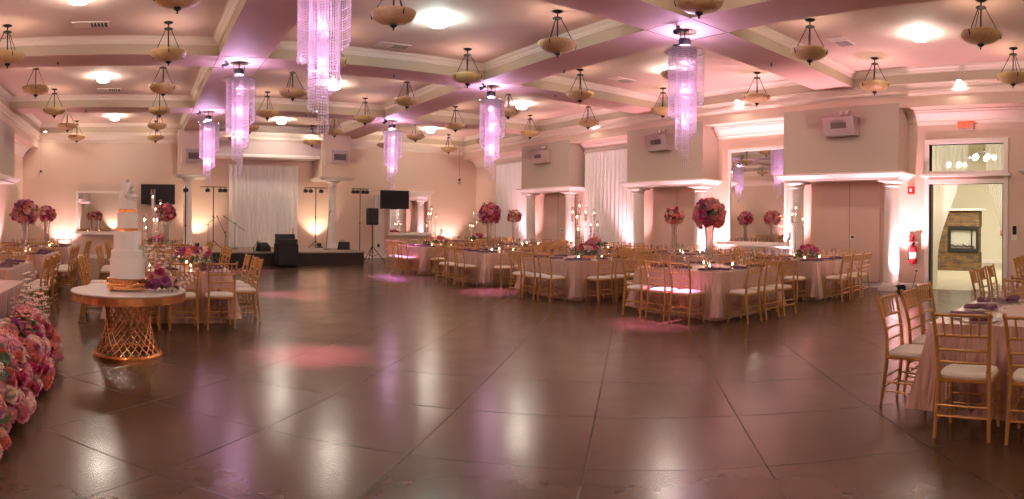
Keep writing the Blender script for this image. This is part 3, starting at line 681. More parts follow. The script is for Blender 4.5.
# ------------------------------------------------------------------ ceiling fittings
cxs = [(a+b)/2 for a, b in ((-3.9, 1.88), (1.88, 7.65), (7.65, 13.43))]; cys = [-2.3, 3.56, 9.38, 15.22, 21.3]
def bowl_pendant(label):
    t = thing('bowl_pendant', label, 'pendant lamp', (0, 0, HC), group='alabaster bowl pendants in the coffered ceiling')
    b = MB(); b.lathe([(.085, -.001), (.085, -.012), (.04, -.035), (.015, -.04)][::-1], 16); b.build('canopy', M['dark'], t, smooth=True)
    b = MB(); b.tube([(0, 0, -.03), (0, 0, -.76)], .012, 8); b.lathe([(.012, -.155), (.05, -.15), (.085, -.135), (.075, -.12), (.02, -.11), (.015, -.10)], 14); b.build('stem', M['dark'], t, smooth=True)
    for i in range(3):
        a = 2*pi*i/3+.4; b = MB(); b.tube([(.06*cos(a), .06*sin(a), -.14), (.27*cos(a), .27*sin(a), -.56)], .007, 6)
        b.tube([(.316*cos(a), .316*sin(a), -.575), (.30*cos(a), .30*sin(a), -.66)], .008, 6); b.build('rod', M['dark'], t)
    b = MB(); b.lathe_open([(.012, -.735), (.12, -.725), (.22, -.692), (.285, -.645), (.312, -.605), (.318, -.575), (.312, -.558), (.298, -.555), (.29, -.568), (.275, -.605), (.20, -.675), (.05, -.712)], 28); bw = b.build('bowl', M['alab'], t, smooth=True)
    b = MB(); b.lathe([(.004, -.83), (.014, -.82), (.008, -.80), (.02, -.785), (.05, -.765), (.05, -.742), (.01, -.735)], 12); b.build('finial', M['dark'], bw, smooth=True)
    return t
PX = [cxs[0]-1.42, cxs[0]+1.42, cxs[1]-1.42, cxs[1]+1.42, cxs[2]-1.42, cxs[2]+1.38]
PY = [-.8, 2.12, 5.02, 7.94, 10.85, 13.8, 16.72, 19.6, 22.4]
colw = ['in the left wall line', 'in the line over the cake', 'in the line left of the stage centre', 'in the line right of the stage centre', 'in the line over the dance-floor-side tables', 'in the line nearest the closet wall']
ordw = {1: 'closest row', 2: 'second row', 3: 'third row', 4: 'fourth row', 5: 'fifth row', 6: 'sixth row', 7: 'seventh row', 8: 'row at the stage wall'}
P0 = None
PSKIP = {(0, 1), (0, 2), (1, 1), (1, 2), (2, 1), (2, 2), (3, 1)}
for i, x in enumerate(PX):
    for j, y in enumerate(PY):
        if j == 0 or (i, j) in PSKIP: continue
        lab = 'alabaster bowl pendant %s, %s' % (colw[i], ordw[j])
        if P0 is None: P0 = bowl_pendant(lab); P0.location = (x, y, HC)
        else: dup(P0, (x, y, HC), random.uniform(0, 2), lab)
        light('POINT', (x, y, HC-.62), 9, (1, .84, .68), .03)  # added unseen point in each bowl to lift the ambient light
def ceil_light(x, y, label, cool=False):
    t = thing('ceiling_light', label, 'ceiling light', (x, y, HC), group='flush glass ceiling lights')
    b = MB(); b.lathe([(.05, -.04), (.09, -.03), (.12, -.001)], 20); b.build('ceiling_plate', M['trim'], t, smooth=True)
    b = MB(); b.lathe([(.02, -.16), (.09, -.155), (.135, -.135), (.155, -.10), (.155, -.05), (.05, -.041)], 24); b.build('glass_shade', M['lampcool' if cool else 'lamp'], t, smooth=True)
    b = MB(); b.lathe([(.003, -.20), (.02, -.185), (.02, -.161)], 10); b.build('finial', M['goldm'], t)
rown = {-2.3: 'row behind the viewer', 3.56: 'closest row', 9.38: 'second row', 15.22: 'third row', 21.3: 'row nearest the stage'}
coln = ['left coffer', 'middle coffer', 'coffer by the closet wall']
for i, x in enumerate(cxs):
    for y in cys:
        ceil_light(x, y, 'glass ceiling light, %s, %s' % (coln[i], rown[y]), cool=(i == 1 and y == 9.38))
def vent(x, y, label):
    t = thing('ceiling_vent', label, 'vent', (x, y, HC), group='ceiling air vents')
    b = MB(); b.bbox(-.33, .33, -.17, .17, -.02, 0, .004); b.build('frame', M['ventw'], t)
    b = MB(); b.box(-.02, .29, -.13, .13, -.024, -.02); b.build('grille', M['vent'], t)
    for i in range(5): b = MB(); b.box(-.02+.06*i, .0+.06*i, -.13, .13, -.034, -.024); b.build('slat', M['ventw'], t)
vent(-.95, 10.95, 'air vent in the second coffer above the left tables'); vent(-.95, 16.85, 'air vent in the third coffer above the left tables')
vent(10.52, 5.12, 'air vent in the closest coffer beside the closet wall'); vent(10.5, 10.9, 'air vent in the second coffer beside the closet wall')
vent(4.75, 11.3, 'air vent in the second coffer of the middle'); vent(4.8, 5.2, 'air vent near the top edge in the middle coffer'); vent(4.8, 17.0, 'air vent in the third coffer of the middle')
for i, (x, y) in enumerate(((-1.72, 12.3), (7.97, 10.0), (9.38, 12.3-.2), (-1.7, 18.1), (5.2, 12.3), (10.2, 6.46), (4.8, 18.1), (10.3, 18.1))):
    t = thing('ceiling_sprinkler', 'small dark fire sprinkler head on a ceiling beam', 'sprinkler', (x, y, HB), group='fire sprinkler heads')
    b = MB(); b.lathe([(.04, -.008), (.04, 0)], 10); b.build('rosette', M['ventw'], t)
    b = MB(); b.lathe([(.012, -.06), (.012, -.008)], 8); b.lathe([(.028, -.066), (.028, -.06)], 10); b.build('deflector', M['dark'], t)
k = 0
for x, y, lab in ((XB-.16, 3.50, 'small recessed spotlight above the doorway niche'), (XB-.16, 9.25, 'small recessed spotlight above the mirror niche'), (XB-.16, 14.8, 'small recessed spotlight above the long curtain niche'),
               (-1.0, YB-.22, 'small recessed spotlight above the mirror behind the cake'), (-3.6, YB-.8, 'small recessed spotlight in the left corner by the stage wall'), (10.4, YB-.22, 'small recessed spotlight above the mirror right of the stage'),
               (4.9, YB-.22, 'small recessed spotlight above the stage curtain')):
    zc = HB
    t = thing('recessed_spotlight', lab, 'spotlight', (x, y, zc))
    b = MB(); b.lathe([(.045, -.012), (.065, -.012), (.065, 0)], 16); b.build('trim_ring', M['trim'], t); b = MB(); b.lathe([(.001, -.013), (.044, -.013)], 14); b.build('lens', M['downl'], t)
    light('SPOT', (x, y, zc-.04), ((12 if x < -3 else 55) if y > 20 else 4), (1, .86, .70), 0, spot=120, blend=.8, target=((XR if x > 12 else x), (YB if y > 20 else y), 2.9))

# crystal chandeliers
strand_cache = {}
def strand(n_):
    if n_ in strand_cache: return strand_cache[n_]
    b = MB(); z = 0
    for i in range(n_):
        r = .0095 if i % 4 else .014; h = .030 if i % 4 else .036
        b.add([(0, 0, z), (r, 0, z-h/2), (0, r, z-h/2), (-r, 0, z-h/2), (0, -r, z-h/2), (0, 0, z-h)], [(0, 1, 2), (0, 2, 3), (0, 3, 4), (0, 4, 1), (5, 2, 1), (5, 3, 2), (5, 4, 3), (5, 1, 4)])
        z -= h
    b.add([(0, 0, z), (.017, 0, z-.02), (0, .017, z-.02), (-.017, 0, z-.02), (0, -.017, z-.02), (0, 0, z-.05)], [(0, 1, 2), (0, 2, 3), (0, 3, 4), (0, 4, 1), (5, 2, 1), (5, 3, 2), (5, 4, 3), (5, 1, 4)])
    strand_cache[n_] = b.mesh('crystal_strand', M['crystal']); return strand_cache[n_]
def chandelier(x, y, label, rot=0, big=1.0):
    t = thing('crystal_chandelier', label, 'chandelier', (x, y, HB), 0, 'spiral crystal chandeliers at the beam crossings')
    b = MB(); b.lathe([(.19, -.001), (.19, -.02), (.06, -.04)][::-1], 28); b.build('canopy', M['chrome'], t, smooth=True)
    b = MB(); b.lathe([(.08, -.26), (.095, -.26), (.10, -.19), (.095, -.14), (.08, -.14)], 20); b.tube([(-.11, 0, -.04), (-.11, 0, -.2)], .006, 6); b.tube([(.11, 0, -.04), (.11, 0, -.2)], .006, 6); b.tube([(0, 0, -.03), (0, 0, -.36)], .01, 6)
    b.build('spotlight_housing', M['dark'], t, smooth=True)
    b = MB(); b.lathe([(.001, -.265), (.075, -.265)], 16); b.build('led_lens', M['ledp'], t)
    b = MB(); b.lathe([(.31, -.37), (.325, -.37), (.325, -.34), (.31, -.34)], 36); 
    for q in range(4): a = q*pi/4; b.tube([(.32*cos(a), .32*sin(a), -.355), (-.32*cos(a), -.32*sin(a), -.355)], .006, 6)
    b.tube([(.21*cos(2*pi*q/24), .21*sin(2*pi*q/24), -.355) for q in range(25)], .006, 6); b.tube([(.12*cos(2*pi*q/20), .12*sin(2*pi*q/20), -.355) for q in range(21)], .006, 6)
    b.build('top_ring', M['chrome'], t)
    ang = 0.0; turns = 0.0
    while turns < 2.55:
        r = .315-.118*turns if turns < 2.2 else .055-.08*(turns-2.2); r = max(r, .03)
        a = rot+ang; ln = (.78+.52*turns)*big if turns < 2.2 else (1.92-.3*(turns-2.2))*big
        link(strand(int(round(ln/.0315))), 'crystal_strand', t, (r*cos(a), r*sin(a), -.37))
        st_ = .031/r; ang += st_; turns = ang/(2*pi)
    return t
CH = [(1.88, 6.46, 'big spiral crystal chandelier cut off by the top edge', -.3, 1.0), (7.65, 6.5, 'spiral crystal chandelier hanging in front of the middle wall speaker', -.85, 1.0), (7.65, 12.3, 'spiral crystal chandelier hanging before the far corner curtain', -.55, .98),
      (1.88, 12.3, 'spiral crystal chandelier hanging over the left end of the stage curtain', -.15, 1.0), (7.65, 18.2, 'smallest-looking spiral crystal chandelier hanging above the right television', -.4, .95), (1.88, 18.2, 'spiral crystal chandelier hanging before the left stage column', -.1, .93)]
for (x, y, lab, rot, bg), tg3, lab2 in zip(CH, ((1.83, 6.6, 0), (6.85, 6.35, 0), (7.1, 11.4, 0), (2.9, 12.2, 0), (7.1, 15.9, 0), (3.0, 18.0, 0)), ('big cut-off chandelier', 'closest right chandelier', 'chandelier before the corner curtain', 'chandelier over the stage curtain', 'chandelier above the right television', 'chandelier before the left column')):
    chandelier(x, y, lab, rot, bg)
    for q in range(3): light('POINT', (x+.13*cos(q*2.1), y+.13*sin(q*2.1), HB-.31), 7, (.80, .56, 1.0), 0)
    for dz, pw in ((-.55, 2.5), (-1.0, 2.5), (-1.5, 2.5)): light('POINT', (x, y, HB+dz), pw, (1.0, .52, .86), 0)  # added unseen points inside the strands to brighten the crystals
    light('SPOT', (x, y, HB-.27), 700, (.95, .68, 1.0), 0.03, spot=34, blend=.5, target=(x, y, 0))
    light('SPOT', (x, y, HB-2.46), 430, (1.0, .30, .80), 0, spot=40, blend=1.0, target=tg3)  # added unseen spot under the strands for the magenta pool on the floor
    sp_ = thing('ceiling_spotlight', 'small black ceiling spotlight beside the canopy of the ' + lab2, 'spotlight', (x-.28, y-.1, HB))
    b = MB(); b.lathe([(.03, -.02), (.03, 0)], 10); b.tube([(0, 0, -.02), (0, 0, -.06)], .008, 6); b.build('mount', M['black'], sp_); b = MB(); b.tube([(-.07, 0, -.12), (.05, 0, -.05)], [.045, .035], 12); b.build('lamp_head', M['black'], sp_)

# ------------------------------------------------------------------ tables, chairs, place settings
S = 1.72
def cloth_mesh(seed, s=S, sy=None, top=.765):
    rnd = random.Random(seed); sy = sy or s; mb = MB()
    # perimeter samples, counter-clockwise, corners included
    per = []; NS = 64
    hx, hy = s/2+.004, sy/2+.004
    C4 = [(-hx, -hy), (hx, -hy), (hx, hy), (-hx, hy)]; nrm = [(0, -1), (1, 0), (0, 1), (-1, 0)]
    for k in range(4):
        a, b = C4[k], C4[(k+1) % 4]
        for i in range(NS):
            u = i/NS; per.append((a[0]+(b[0]-a[0])*u, a[1]+(b[1]-a[1])*u, k, u))
    ph = [rnd.uniform(0, 6) for _ in range(8)]; n_ = len(per); H = 9
    vs = []; fs = []
    for j in range(H+1):
        d = j/H
        for (x, y, k, u) in per:
            nx, ny = nrm[k]; 
            cu = min(u, 1-u)                     # distance to corner 0..0.5
            w_ = math.exp(-(cu/.055)**2)         # corner lobe
            v_ = math.exp(-((cu-.13)/.05)**2)    # valley beside the lobe
            pn = nrm[(k-1) % 4] if u < .5 else nrm[(k+1) % 4]
            dx, dy = nx, ny
            q = math.exp(-(cu/.045)**2)*.5
            dx = nx*(1-q)+pn[0]*q; dy = ny*(1-q)+pn[1]*q; l = math.hypot(dx, dy); dx /= l; dy /= l
            cw = .075*math.exp(-(cu/.16)**2)*sin(2*pi*cu*21+ph[k]*.3)*(1-.7*w_)
            wav = cw+.028*sin(2*pi*u*5+ph[k]+1.2*sin(2*pi*u+ph[k+1]))+.022*sin(2*pi*u*11+ph[k+4]+.8*sin(2*pi*u*2))+.014*sin(2*pi*u*19+ph[(k+2)%8])
            o = d*(wav-.004)*(1-.6*w_) + .19*w_*d**1.1 - .02*v_*d
            o = max(o, .004 if j < 2 else -.05)
            z = top - (top-.05)*d + w_*.05*d + (1-w_)*.02*d*(1+.8*sin(2*pi*u*3+ph[k])) 
            if j == 0: o = 0
            vs.append((x+dx*o, y+dy*o, z))
    o0 = 0
    for j in range(H):
        for i in range(n_): a = j*n_+i; b = j*n_+(i+1) % n_; fs.append((a+n_, b+n_, b, a))
    fs.append(tuple(range(n_)))
    mb.add(vs, fs)
    vs = []; fs = []                      # inner skirt reaching the floor
    for z in (.30, .004):
        for (x, y, k, u) in per:
            nx, ny = nrm[k]; cu = min(u, 1-u); o = -.10+(.3-z)*.12+.010*sin(2*pi*u*7+ph[k])
            f_ = 1-.05*math.exp(-(cu/.05)**2)
            vs.append((x*f_+nx*o, y*f_+ny*o, z))
    for i in range(n_): a = i; b = (i+1) % n_; fs.append((a+n_, b+n_, b, a))
    mb.add(vs, fs)
    return mb
def add_table(x, y, name, seed, rz=0):
    t = thing('banquet_table', 'square banquet table under the cloth of the %s' % name, 'table', (x, y, 0), group=None)
    b = MB(); b.bbox(-S/2+.01, S/2-.01, -S/2+.01, S/2-.01, .725, .760, .006); b.build('tabletop', M['greym'], t)
    for sx in (-1, 1):
        for sy in (-1, 1): b = MB(); b.tube([(sx*(S/2-.30), sy*(S/2-.30), 0), (sx*(S/2-.30), sy*(S/2-.30), .726)], .022, 8); b.build('leg', M['dark'], t)
    c_ = cloth_mesh(seed).build('tablecloth', M['cloth'], None, (x, y, 0), smooth=True)
    tag(c_, 'pink satin tablecloth draped over the %s' % name, 'tablecloth')
    return t

# chair, facing +y, back at -y, rear feet at y = -.22
def chair_parts():
    P = []
    b = MB(); b.bbox(-.195, .195, -.175, .175, .415, .445, .008); P.append(('seat_frame', b.mesh('seat_frame', M['gold'])))
    b = MB()
    pr = []
    for z, i in ((.445, .0), (.46, -.004), (.478, .006), (.488, .035)):
        pr.append((z, i))
    vs = []
    for z, i in pr:
        a, c2 = .19-i, .17-i; r = .03
        for q in range(16):
            th = 2*pi*q/16; ex = 5
            cx_, sy_ = cos(th), sin(th); vs.append((a*math.copysign(abs(cx_)**(2/ex), cx_), c2*math.copysign(abs(sy_)**(2/ex), sy_)-.0, z))
    fs = [tuple(range(48, 64))]
    for k in range(3):
        for q in range(16): fs.append((k*16+q, k*16+(q+1) % 16, (k+1)*16+(q+1) % 16, (k+1)*16+q))
    b.add(vs, fs); P.append(('cushion', b.mesh('cushion', M['cushion'], smooth=True)))
    for sx in (-1, 1):
        b = MB(); b.tube([(sx*.180, .155, 0), (sx*.178, .152, .05), (sx*.178, .152, .20), (sx*.178, .152, .43)], [.011, .014, .017, .016], 8)
        for z in (.12, .30): b.lathe([(.016, z-.012), (.022, z), (.016, z+.012)], 8, (sx*.178, .152, 0))
        P.append(('leg', b.mesh('leg', M['gold'], smooth=True)))
        b = MB(); b.tube([(sx*.190, -.220, 0), (sx*.184, -.192, .20), (sx*.176, -.168, .44), (sx*.178, -.178, .62), (sx*.190, -.215, .80), (sx*.200, -.245, .92)], [.012, .016, .017, .016, .015, .014], 8)
        for z, yy, xx in ((.50, -.17, .176), (.68, -.187, .181)): b.lathe([(.016, -.010), (.022, 0), (.016, .010)], 8, (sx*xx, yy, z))
        b.sphere((sx*.2005, -.2465, .925), .016, 8, 4)
        P.append(('leg', b.mesh('leg', M['gold'], smooth=True)))
    b = MB()
    def Y(z): return -.168-.077*max(0, (z-.48)/.44)**1.35
    for z, w_, r in ((.905, .198, .0125), (.76, .187, .011), (.655, .180, .010), (.565, .177, .010)):
        b.tube([(-w_, Y(z), z), (0, Y(z)-.012, z+(.004 if z > .8 else 0)), (w_, Y(z), z)], r, 6)
    for i in range(-2, 3):
        b.tube([(i*.060, Y(.76)-.011, .76), (i*.062, Y(.83)-.012, .83), (i*.064, Y(.905)-.012, .905)], [.0065, .0095, .0065], 6)
    P.append(('backrest', b.mesh('backrest', M['gold'], smooth=True)))
    b = MB()
    for z in (.13, .21):
        for sx in (-1, 1): b.tube([(sx*.178, .152, z), (sx*.186, -.20+.03*z, z+.01)], .0085, 6)
    for z in (.17, .25):
        b.tube([(-.178, .152, z), (.178, .152, z)], .0085, 6); b.tube([(-.184, -.198, z), (.184, -.198, z)], .0085, 6)
    P.append(('stretcher', b.mesh('stretcher', M['gold'], smooth=True)))
    return P
CP = chair_parts()
def simple_chair():
    b = MB(); mats = [M['gold'], M['cushion']]
    me = bpy.data.meshes.new('chiavari_chair'); vs = []; fs = []; mi = []
    for nm, m in CP:
        o = len(vs); vs += [tuple(v.co) for v in m.vertices]
        for p in m.polygons: fs.append(tuple(i+o for i in p.vertices)); mi.append(1 if nm == 'cushion' else 0)
    me.from_pydata(vs, [], fs); me.materials.append(mats[0]); me.materials.append(mats[1]); me.polygons.foreach_set('material_index', mi); me.polygons.foreach_set('use_smooth', [True]*len(fs)); me.set_sharp_from_angle(angle=R(40)); me.update(); return me
CM = simple_chair()
def chair(x, y, rz, label, group, detailed=True):
    if detailed:
        t = thing('chiavari_chair', label, 'chair', (x, y, 0), rz, group)
        for nm, m in CP: link(m, nm, t)
    else:
        t = tag(link(CM, 'chiavari_chair', None, (x, y, 0), rz), label, 'chair', group)
    return t

# place settings
def plate_mesh():
    b = MB(); b.lathe([(.08, 0), (.145, .008), (.155, .013), (.150, .015), (.085, .006), (.001, .005)], 20); return b.mesh('charger_plate', M['plate'], smooth=True)
PLM = plate_mesh()
def napkin_mesh(seed):
    rnd = random.Random(seed); b = MB(); vs = []; fs = []
    nx, ny = 6, 9
    for j in range(ny):
        for i in range(nx):
            u, v = i/(nx-1)-.5, j/(ny-1)-.5
            pin = .35+.65*min(1, abs(v)/.25+.1); vs.append((u*.15*pin, v*.27, .012+.020*cos(u*pi)*(1.2-.5*abs(v))+rnd.uniform(0, .012)))
    for j in range(ny-1):
        for i in range(nx-1): a = j*nx+i; fs.append((a, a+1, a+nx+1, a+nx))
    k = len(vs); 
    for v in list(vs): vs.append((v[0], v[1], .004))
    for j in range(ny-1):
        for i in range(nx-1): a = k+j*nx+i; fs.append((a, a+nx, a+nx+1, a+1))
    edge = [i for i in range(nx)]+[j*nx+nx-1 for j in range(1, ny)]+[(ny-1)*nx+i for i in range(nx-2, -1, -1)]+[j*nx for j in range(ny-2, 0, -1)]
    for q in range(len(edge)): a, c2 = edge[q], edge[(q+1) % len(edge)]; fs.append((a, a+k, c2+k, c2))
    b.add(vs, fs); return b.mesh('folded_napkin', M['plum'])
NPM = [napkin_mesh(i) for i in range(4)]
def goblet_mesh(h=.19, r=.036):
    b = MB(); b.lathe([(.032, 0), (.030, .004), (.004, .010), (.004, h*.45), (.02, h*.50), (r, h*.68), (r*.9, h), (r*.9-.002, h), (r-.003, h*.68), (.018, h*.52), (.001, h*.5)], 12); return b.mesh('wine_glass', M['thin'], smooth=True)
GBM = goblet_mesh(); GBM2 = goblet_mesh(.23, .032)
def cand_mesh():
    pass

SIDES = {'S': (0, -1, 0), 'N': (0, 1, pi), 'W': (-1, 0, -pi/2), 'E': (1, 0, pi/2)}
HIDE = set('pA1N-1 pA2N1 nA2N1 gA2N1 hA2N1 pA2E-1 gA2E0 pA2E1 hA2E1 pA3N-1 pB2N-1 pB2E-1 pB4N-1 nB4N-1 pB4E-1 pB4E0 pB5S0 nB5S0 pB5N-1 pB5N0 pB5N1 nB5N1 gB5N1 pB5W-1 pB5E-1 pB5E0 pB5E1 nB5E1 pL2S-1 nL2S-1 gL2S-1 pL2S1 nL2S1 pL2N-1 nL2N-1 pL2N1 nL2N1 pL2W-1 nL2W-1 gL2W-1 pL2W0 nL2W0 gL2W0 pL2W1 nL2W1 gL2W1 pL2E-1 nL2E-1 pL2E0 nL2E0 pL2E1 nL2E1 pL3S-1 nL3S-1 gL3S-1 pL3N-1 nL3N-1 pL3N0 nL3N0 gL3N0 pL3W-1 nL3W-1 pL3W0 nL3W0 pL3W1 nL3W1 pL3E-1 pL3E0 pL3E1 nL3E1 pM1S-1 nM1S-1 gM1S-1 pM1S0 nM1S0 gM1S0 nM1S1 gM1S1 pM1N-1 nM1N-1 gM1N-1 pM1N0 nM1N0 gM1N0 pM1W-1 nM1W-1 gM1W-1 pM1W0 nM1W0 gM1W0 pM1W1 nM1W1 gM1W1 gM1E-1 pM2S-1 nM2S-1 gM2S-1 pM2W-1 nM2W-1 gM2W-1 pM2W0 nM2W0 gM2W0 pM2W1 nM2W1 gM2W1 pT0S-1 nT0S-1 gT0S-1 hT0S-1 pT0S0 nT0S0 gT0S0 hT0S0 pT0S1 nT0S1 gT0S1 hT0S1 pT0W-1 nT0W-1 gT0W-1 hT0W-1 pT0W0 nT0W0 gT0W0 hT0W0 pT0E-1 nT0E-1 gT0E-1 hT0E-1 pT0E0 nT0E0 gT0E0 hT0E0 gT1N-1 gT1N0 pT1N1 nT1N1 gT1N1 pT1W-1 nT1W-1 gT1W-1 pT1W0 nT1W0 gT1W0 pT1W1 nT1W1 gT1W1 pT2N-1 nT2N-1 gT2N-1 pT2N0 nT2N0 gT2N0 pT2N1 nT2N1 gT2N1 pA4N-1 pA4N1 gA4E1 pB1E-1 gB1E0 pB3S1 pB3N-1 pB3N1 nB3N1 pB3W-1 nB3W-1 pB3E-1 pB3E1 nB3E1 gB3E1 nL1S-1 gL1S-1 pL1N-1 nL1N-1 hL1N-1 pL1N1 gL1N1 pL1W-1 nL1W-1 gL1W-1 hL1W-1 pL1W0 nL1W0 gL1W0 hL1W0 pL1W1 nL1W1 gL1W1 hL1W1 pL1E1 hL1E1'.split())
SHIFT = {('L1', 'S'): .16, ('T0', 'W'): -.03}
SP = .51
def furnish(tid, x, y, name, snames, order, near=True, settings='SNWE', sides='SNWE', gob=1, skip=()):
    """snames: plain names of the four sides; order: for each side, labels of the three places in world order"""
    add_table(x, y, name, hash_(tid))
    for s in sides:
        dx, dy, rz = SIDES[s]
        for k in (-1, 0, 1):
            if (s, k) in skip or (tid+s+str(k)) in HIDE: continue
            j = random.uniform(-.02, .02); off = S/2+.245+random.uniform(-.015, .025)
            px, py = x+dx*off+(k*SP+j if dx == 0 else 0), y+dy*off+(k*SP+j if dy == 0 else 0)
            sh = SHIFT.get((tid, s), 0)
            if dx == 0: px += sh
            else: py += sh
            pos = order[s][k+1]
            chair(px, py, rz+random.uniform(-.04, .04), 'gold chair, %s on %s of the %s' % (pos, snames[s], name), 'gold chairs around the pink tables', near)
    for s in settings:
        dx, dy, rz = SIDES[s]
        for k in (-1, 0, 1):
            key = tid+s+str(k)
            off = S/2-.20; px, py = x+dx*off+(k*.50 if dx == 0 else 0), y+dy*off+(k*.50 if dy == 0 else 0); pos = order[s][k+1]
            w_ = '%s on %s of the %s' % (pos, snames[s], name)
            if 'p'+key not in HIDE: tag(link(PLM, 'charger_plate', None, (px, py, .766)), 'glass charger plate, '+w_, 'plate', 'glass charger plates on the pink tables')
            nr, na = random.randrange(4), random.uniform(-.3, .3)
            if 'n'+key not in HIDE: tag(link(NPM[nr], 'folded_napkin', None, (px, py, .776), rz+na), 'plum folded napkin, '+w_, 'napkin', 'plum napkins on the pink tables')
            ax, ay = (1, 0) if dx == 0 else (0, 1)
            for g_ in range(gob):
                sgn = 1 if g_ == 0 else -1; m_ = GBM if g_ == 0 else GBM2
                gx, gy = px-dx*.20+ax*.11*sgn*(1 if dx+dy > 0 else -1), py-dy*.20+ay*.11*sgn*(1 if dx+dy > 0 else -1)
                if 'gh'[g_]+key not in HIDE: tag(link(m_, 'wine_glass', None, (gx, gy, .766)), ('stemmed glass, ' if g_ == 0 else 'tall flute glass, ')+w_, 'glass', 'stemmed glasses on the pink tables')
def hash_(s): return sum(ord(c_)*(i+3) for i, c_ in enumerate(s))
# world order (-,0,+) -> wording seen in the photograph
RS = dict(S='near side', N='stage side', W='dance floor side', E='wall side')
RO = dict(S=('left', 'middle', 'right'), N=('left', 'middle', 'right'), W=('right', 'middle', 'left'), E=('right', 'middle', 'left'))
LSN = dict(S='near side', N='stage side', W='left side', E='right side')
LO = dict(S=('left', 'middle', 'right'), N=('left', 'middle', 'right'), W=('front', 'middle', 'back'), E=('front', 'middle', 'back'))
FSN = dict(S='far right side', N='doorway side', W='near side', E='far side')
FO = dict(S=('left', 'middle', 'right'), N=('near', 'middle', 'far'), W=('right', 'middle', 'left'), E=('right', 'middle', 'left'))
TB = [('A1', 8.40, 6.58, 'big flower ball table'), ('A2', 8.40, 9.92, 'scarlet low flowers table'), ('A3', 8.40, 13.2, 'corner-side flower ball table'), ('A4', 8.40, 16.5, 'table nearest the loudspeaker'),
      ('B1', 11.6, 6.58, 'table beside closest closet panel'), ('B2', 11.65, 9.92, 'coral flower ball table'), ('B3', 11.6, 13.2, 'table before long niche curtain'), ('B4', 11.6, 16.5, 'smallest flower ball table'), ('B5', 11.6, 19.7, 'far right corner table')]
for tid, x, y, nm in TB:
    near = tid in ('A1', 'A2', 'A3', 'B1', 'B2')
    furnish(tid, x, y, nm, RS, RO, near, gob=2 if tid in ('A1', 'B1', 'A2', 'B2', 'A3') else 1)
for tid, x, y, nm in (('L1', .40, 9.70, 'table behind the cake'), ('L2', .40, 13.0, 'second table behind the cake'), ('L3', .40, 16.3, 'third table behind the cake')):
    furnish(tid, x, y, nm, LSN, LO, tid == 'L1', gob=2 if tid == 'L1' else 1)
for tid, x, y, nm in (('M1', -2.75, 9.66, 'left edge table'), ('M2', -2.75, 13.0, 'left table with larger flower ball'), ('M3', -2.75, 16.3, 'left table with smaller flower ball')):
    furnish(tid, x, y, nm, LSN, LO, tid != 'M3', gob=1)
furnish('T0', 5.40, .58, 'right edge table', FSN, FO, True, sides='WNE', gob=2)
furnish('T1', 8.52, .58, 'second right edge table', FSN, FO, True, sides='WN', settings='WN', gob=1)
furnish('T2', 11.68, .58, 'farthest right edge table', FSN, FO, True, sides='N', settings='N', gob=1)

# ------------------------------------------------------------------ flowers
def petal(mb, a, r0, z0, r1, z1, w_, cup, m=None):
    ca, sa = cos(a), sin(a); vs = []; n1, n2 = 3, 3
    for j in range(n2+1):
        v = j/n2; r = r0+(r1-r0)*v; z = z0+(z1-z0)*v**.8; ww = w_*(.45+.75*sin(pi*min(.62*v+.18, 1)))
        for i in range(n1+1):
            u = (i/n1-.5)*2; rr = r-cup*(u*u)*ww; tx = u*ww
            vs.append((rr*ca-tx*sa, rr*sa+tx*ca, z-.15*ww*u*u*v))
    fs = []
    for j in range(n2):
        for i in range(n1): q = j*(n1+1)+i; fs.append((q, q+1, q+n1+2, q+n1+1))
    mb.add(vs, fs, m)
def rose_mesh(key, seed=1):
    rnd = random.Random(seed); b = MB()
    for cnt, r0, r1, z0, z1, w_, cup in ((3, .004, .012, .0, .052, .016, .7), (4, .008, .022, .0, .052, .022, .6), (5, .012, .036, -.004, .046, .028, .5), (6, .016, .050, -.008, .034, .032, .35), (6, .018, .060, -.012, .014, .034, .2)):
        off = rnd.uniform(0, 6)
        for i in range(cnt): petal(b, off+2*pi*i/cnt+rnd.uniform(-.15, .15), r0, z0, r1*rnd.uniform(.93, 1.07), z1*rnd.uniform(.9, 1.1), w_, cup)
    b.sphere((0, 0, .012), .026, 8, 5)
    return b.mesh('rose', M['f_'+key], smooth=True)
def hyd_mesh(key, seed=1, n_=70, R_=.075):
    rnd = random.Random(seed); b = MB(); b.sphere((0, 0, 0), R_*.82, 8, 6)
    for i in range(n_):
        z = 1-1.65*(i+.5)/n_; ph = i*2.39996; r = math.sqrt(max(0, 1-z*z)); nrm = Vector((r*cos(ph), r*sin(ph), z))
        t1 = nrm.orthogonal().normalized(); t2 = nrm.cross(t1); c_ = nrm*R_*rnd.uniform(.92, 1.06); q0 = rnd.uniform(0, 1.5); s_ = .012*rnd.uniform(.9, 1.25)
        for k in range(4):
            a = q0+k*pi/2; d = t1*cos(a)+t2*sin(a); e = nrm.cross(d)
            b.add([c_, c_+d*s_+e*s_*.55+nrm*.003, c_+d*s_*1.5+nrm*.005, c_+d*s_-e*s_*.55+nrm*.003], [(0, 1, 2, 3)])
    return b.mesh('hydrangea', M['f_'+key], smooth=False)
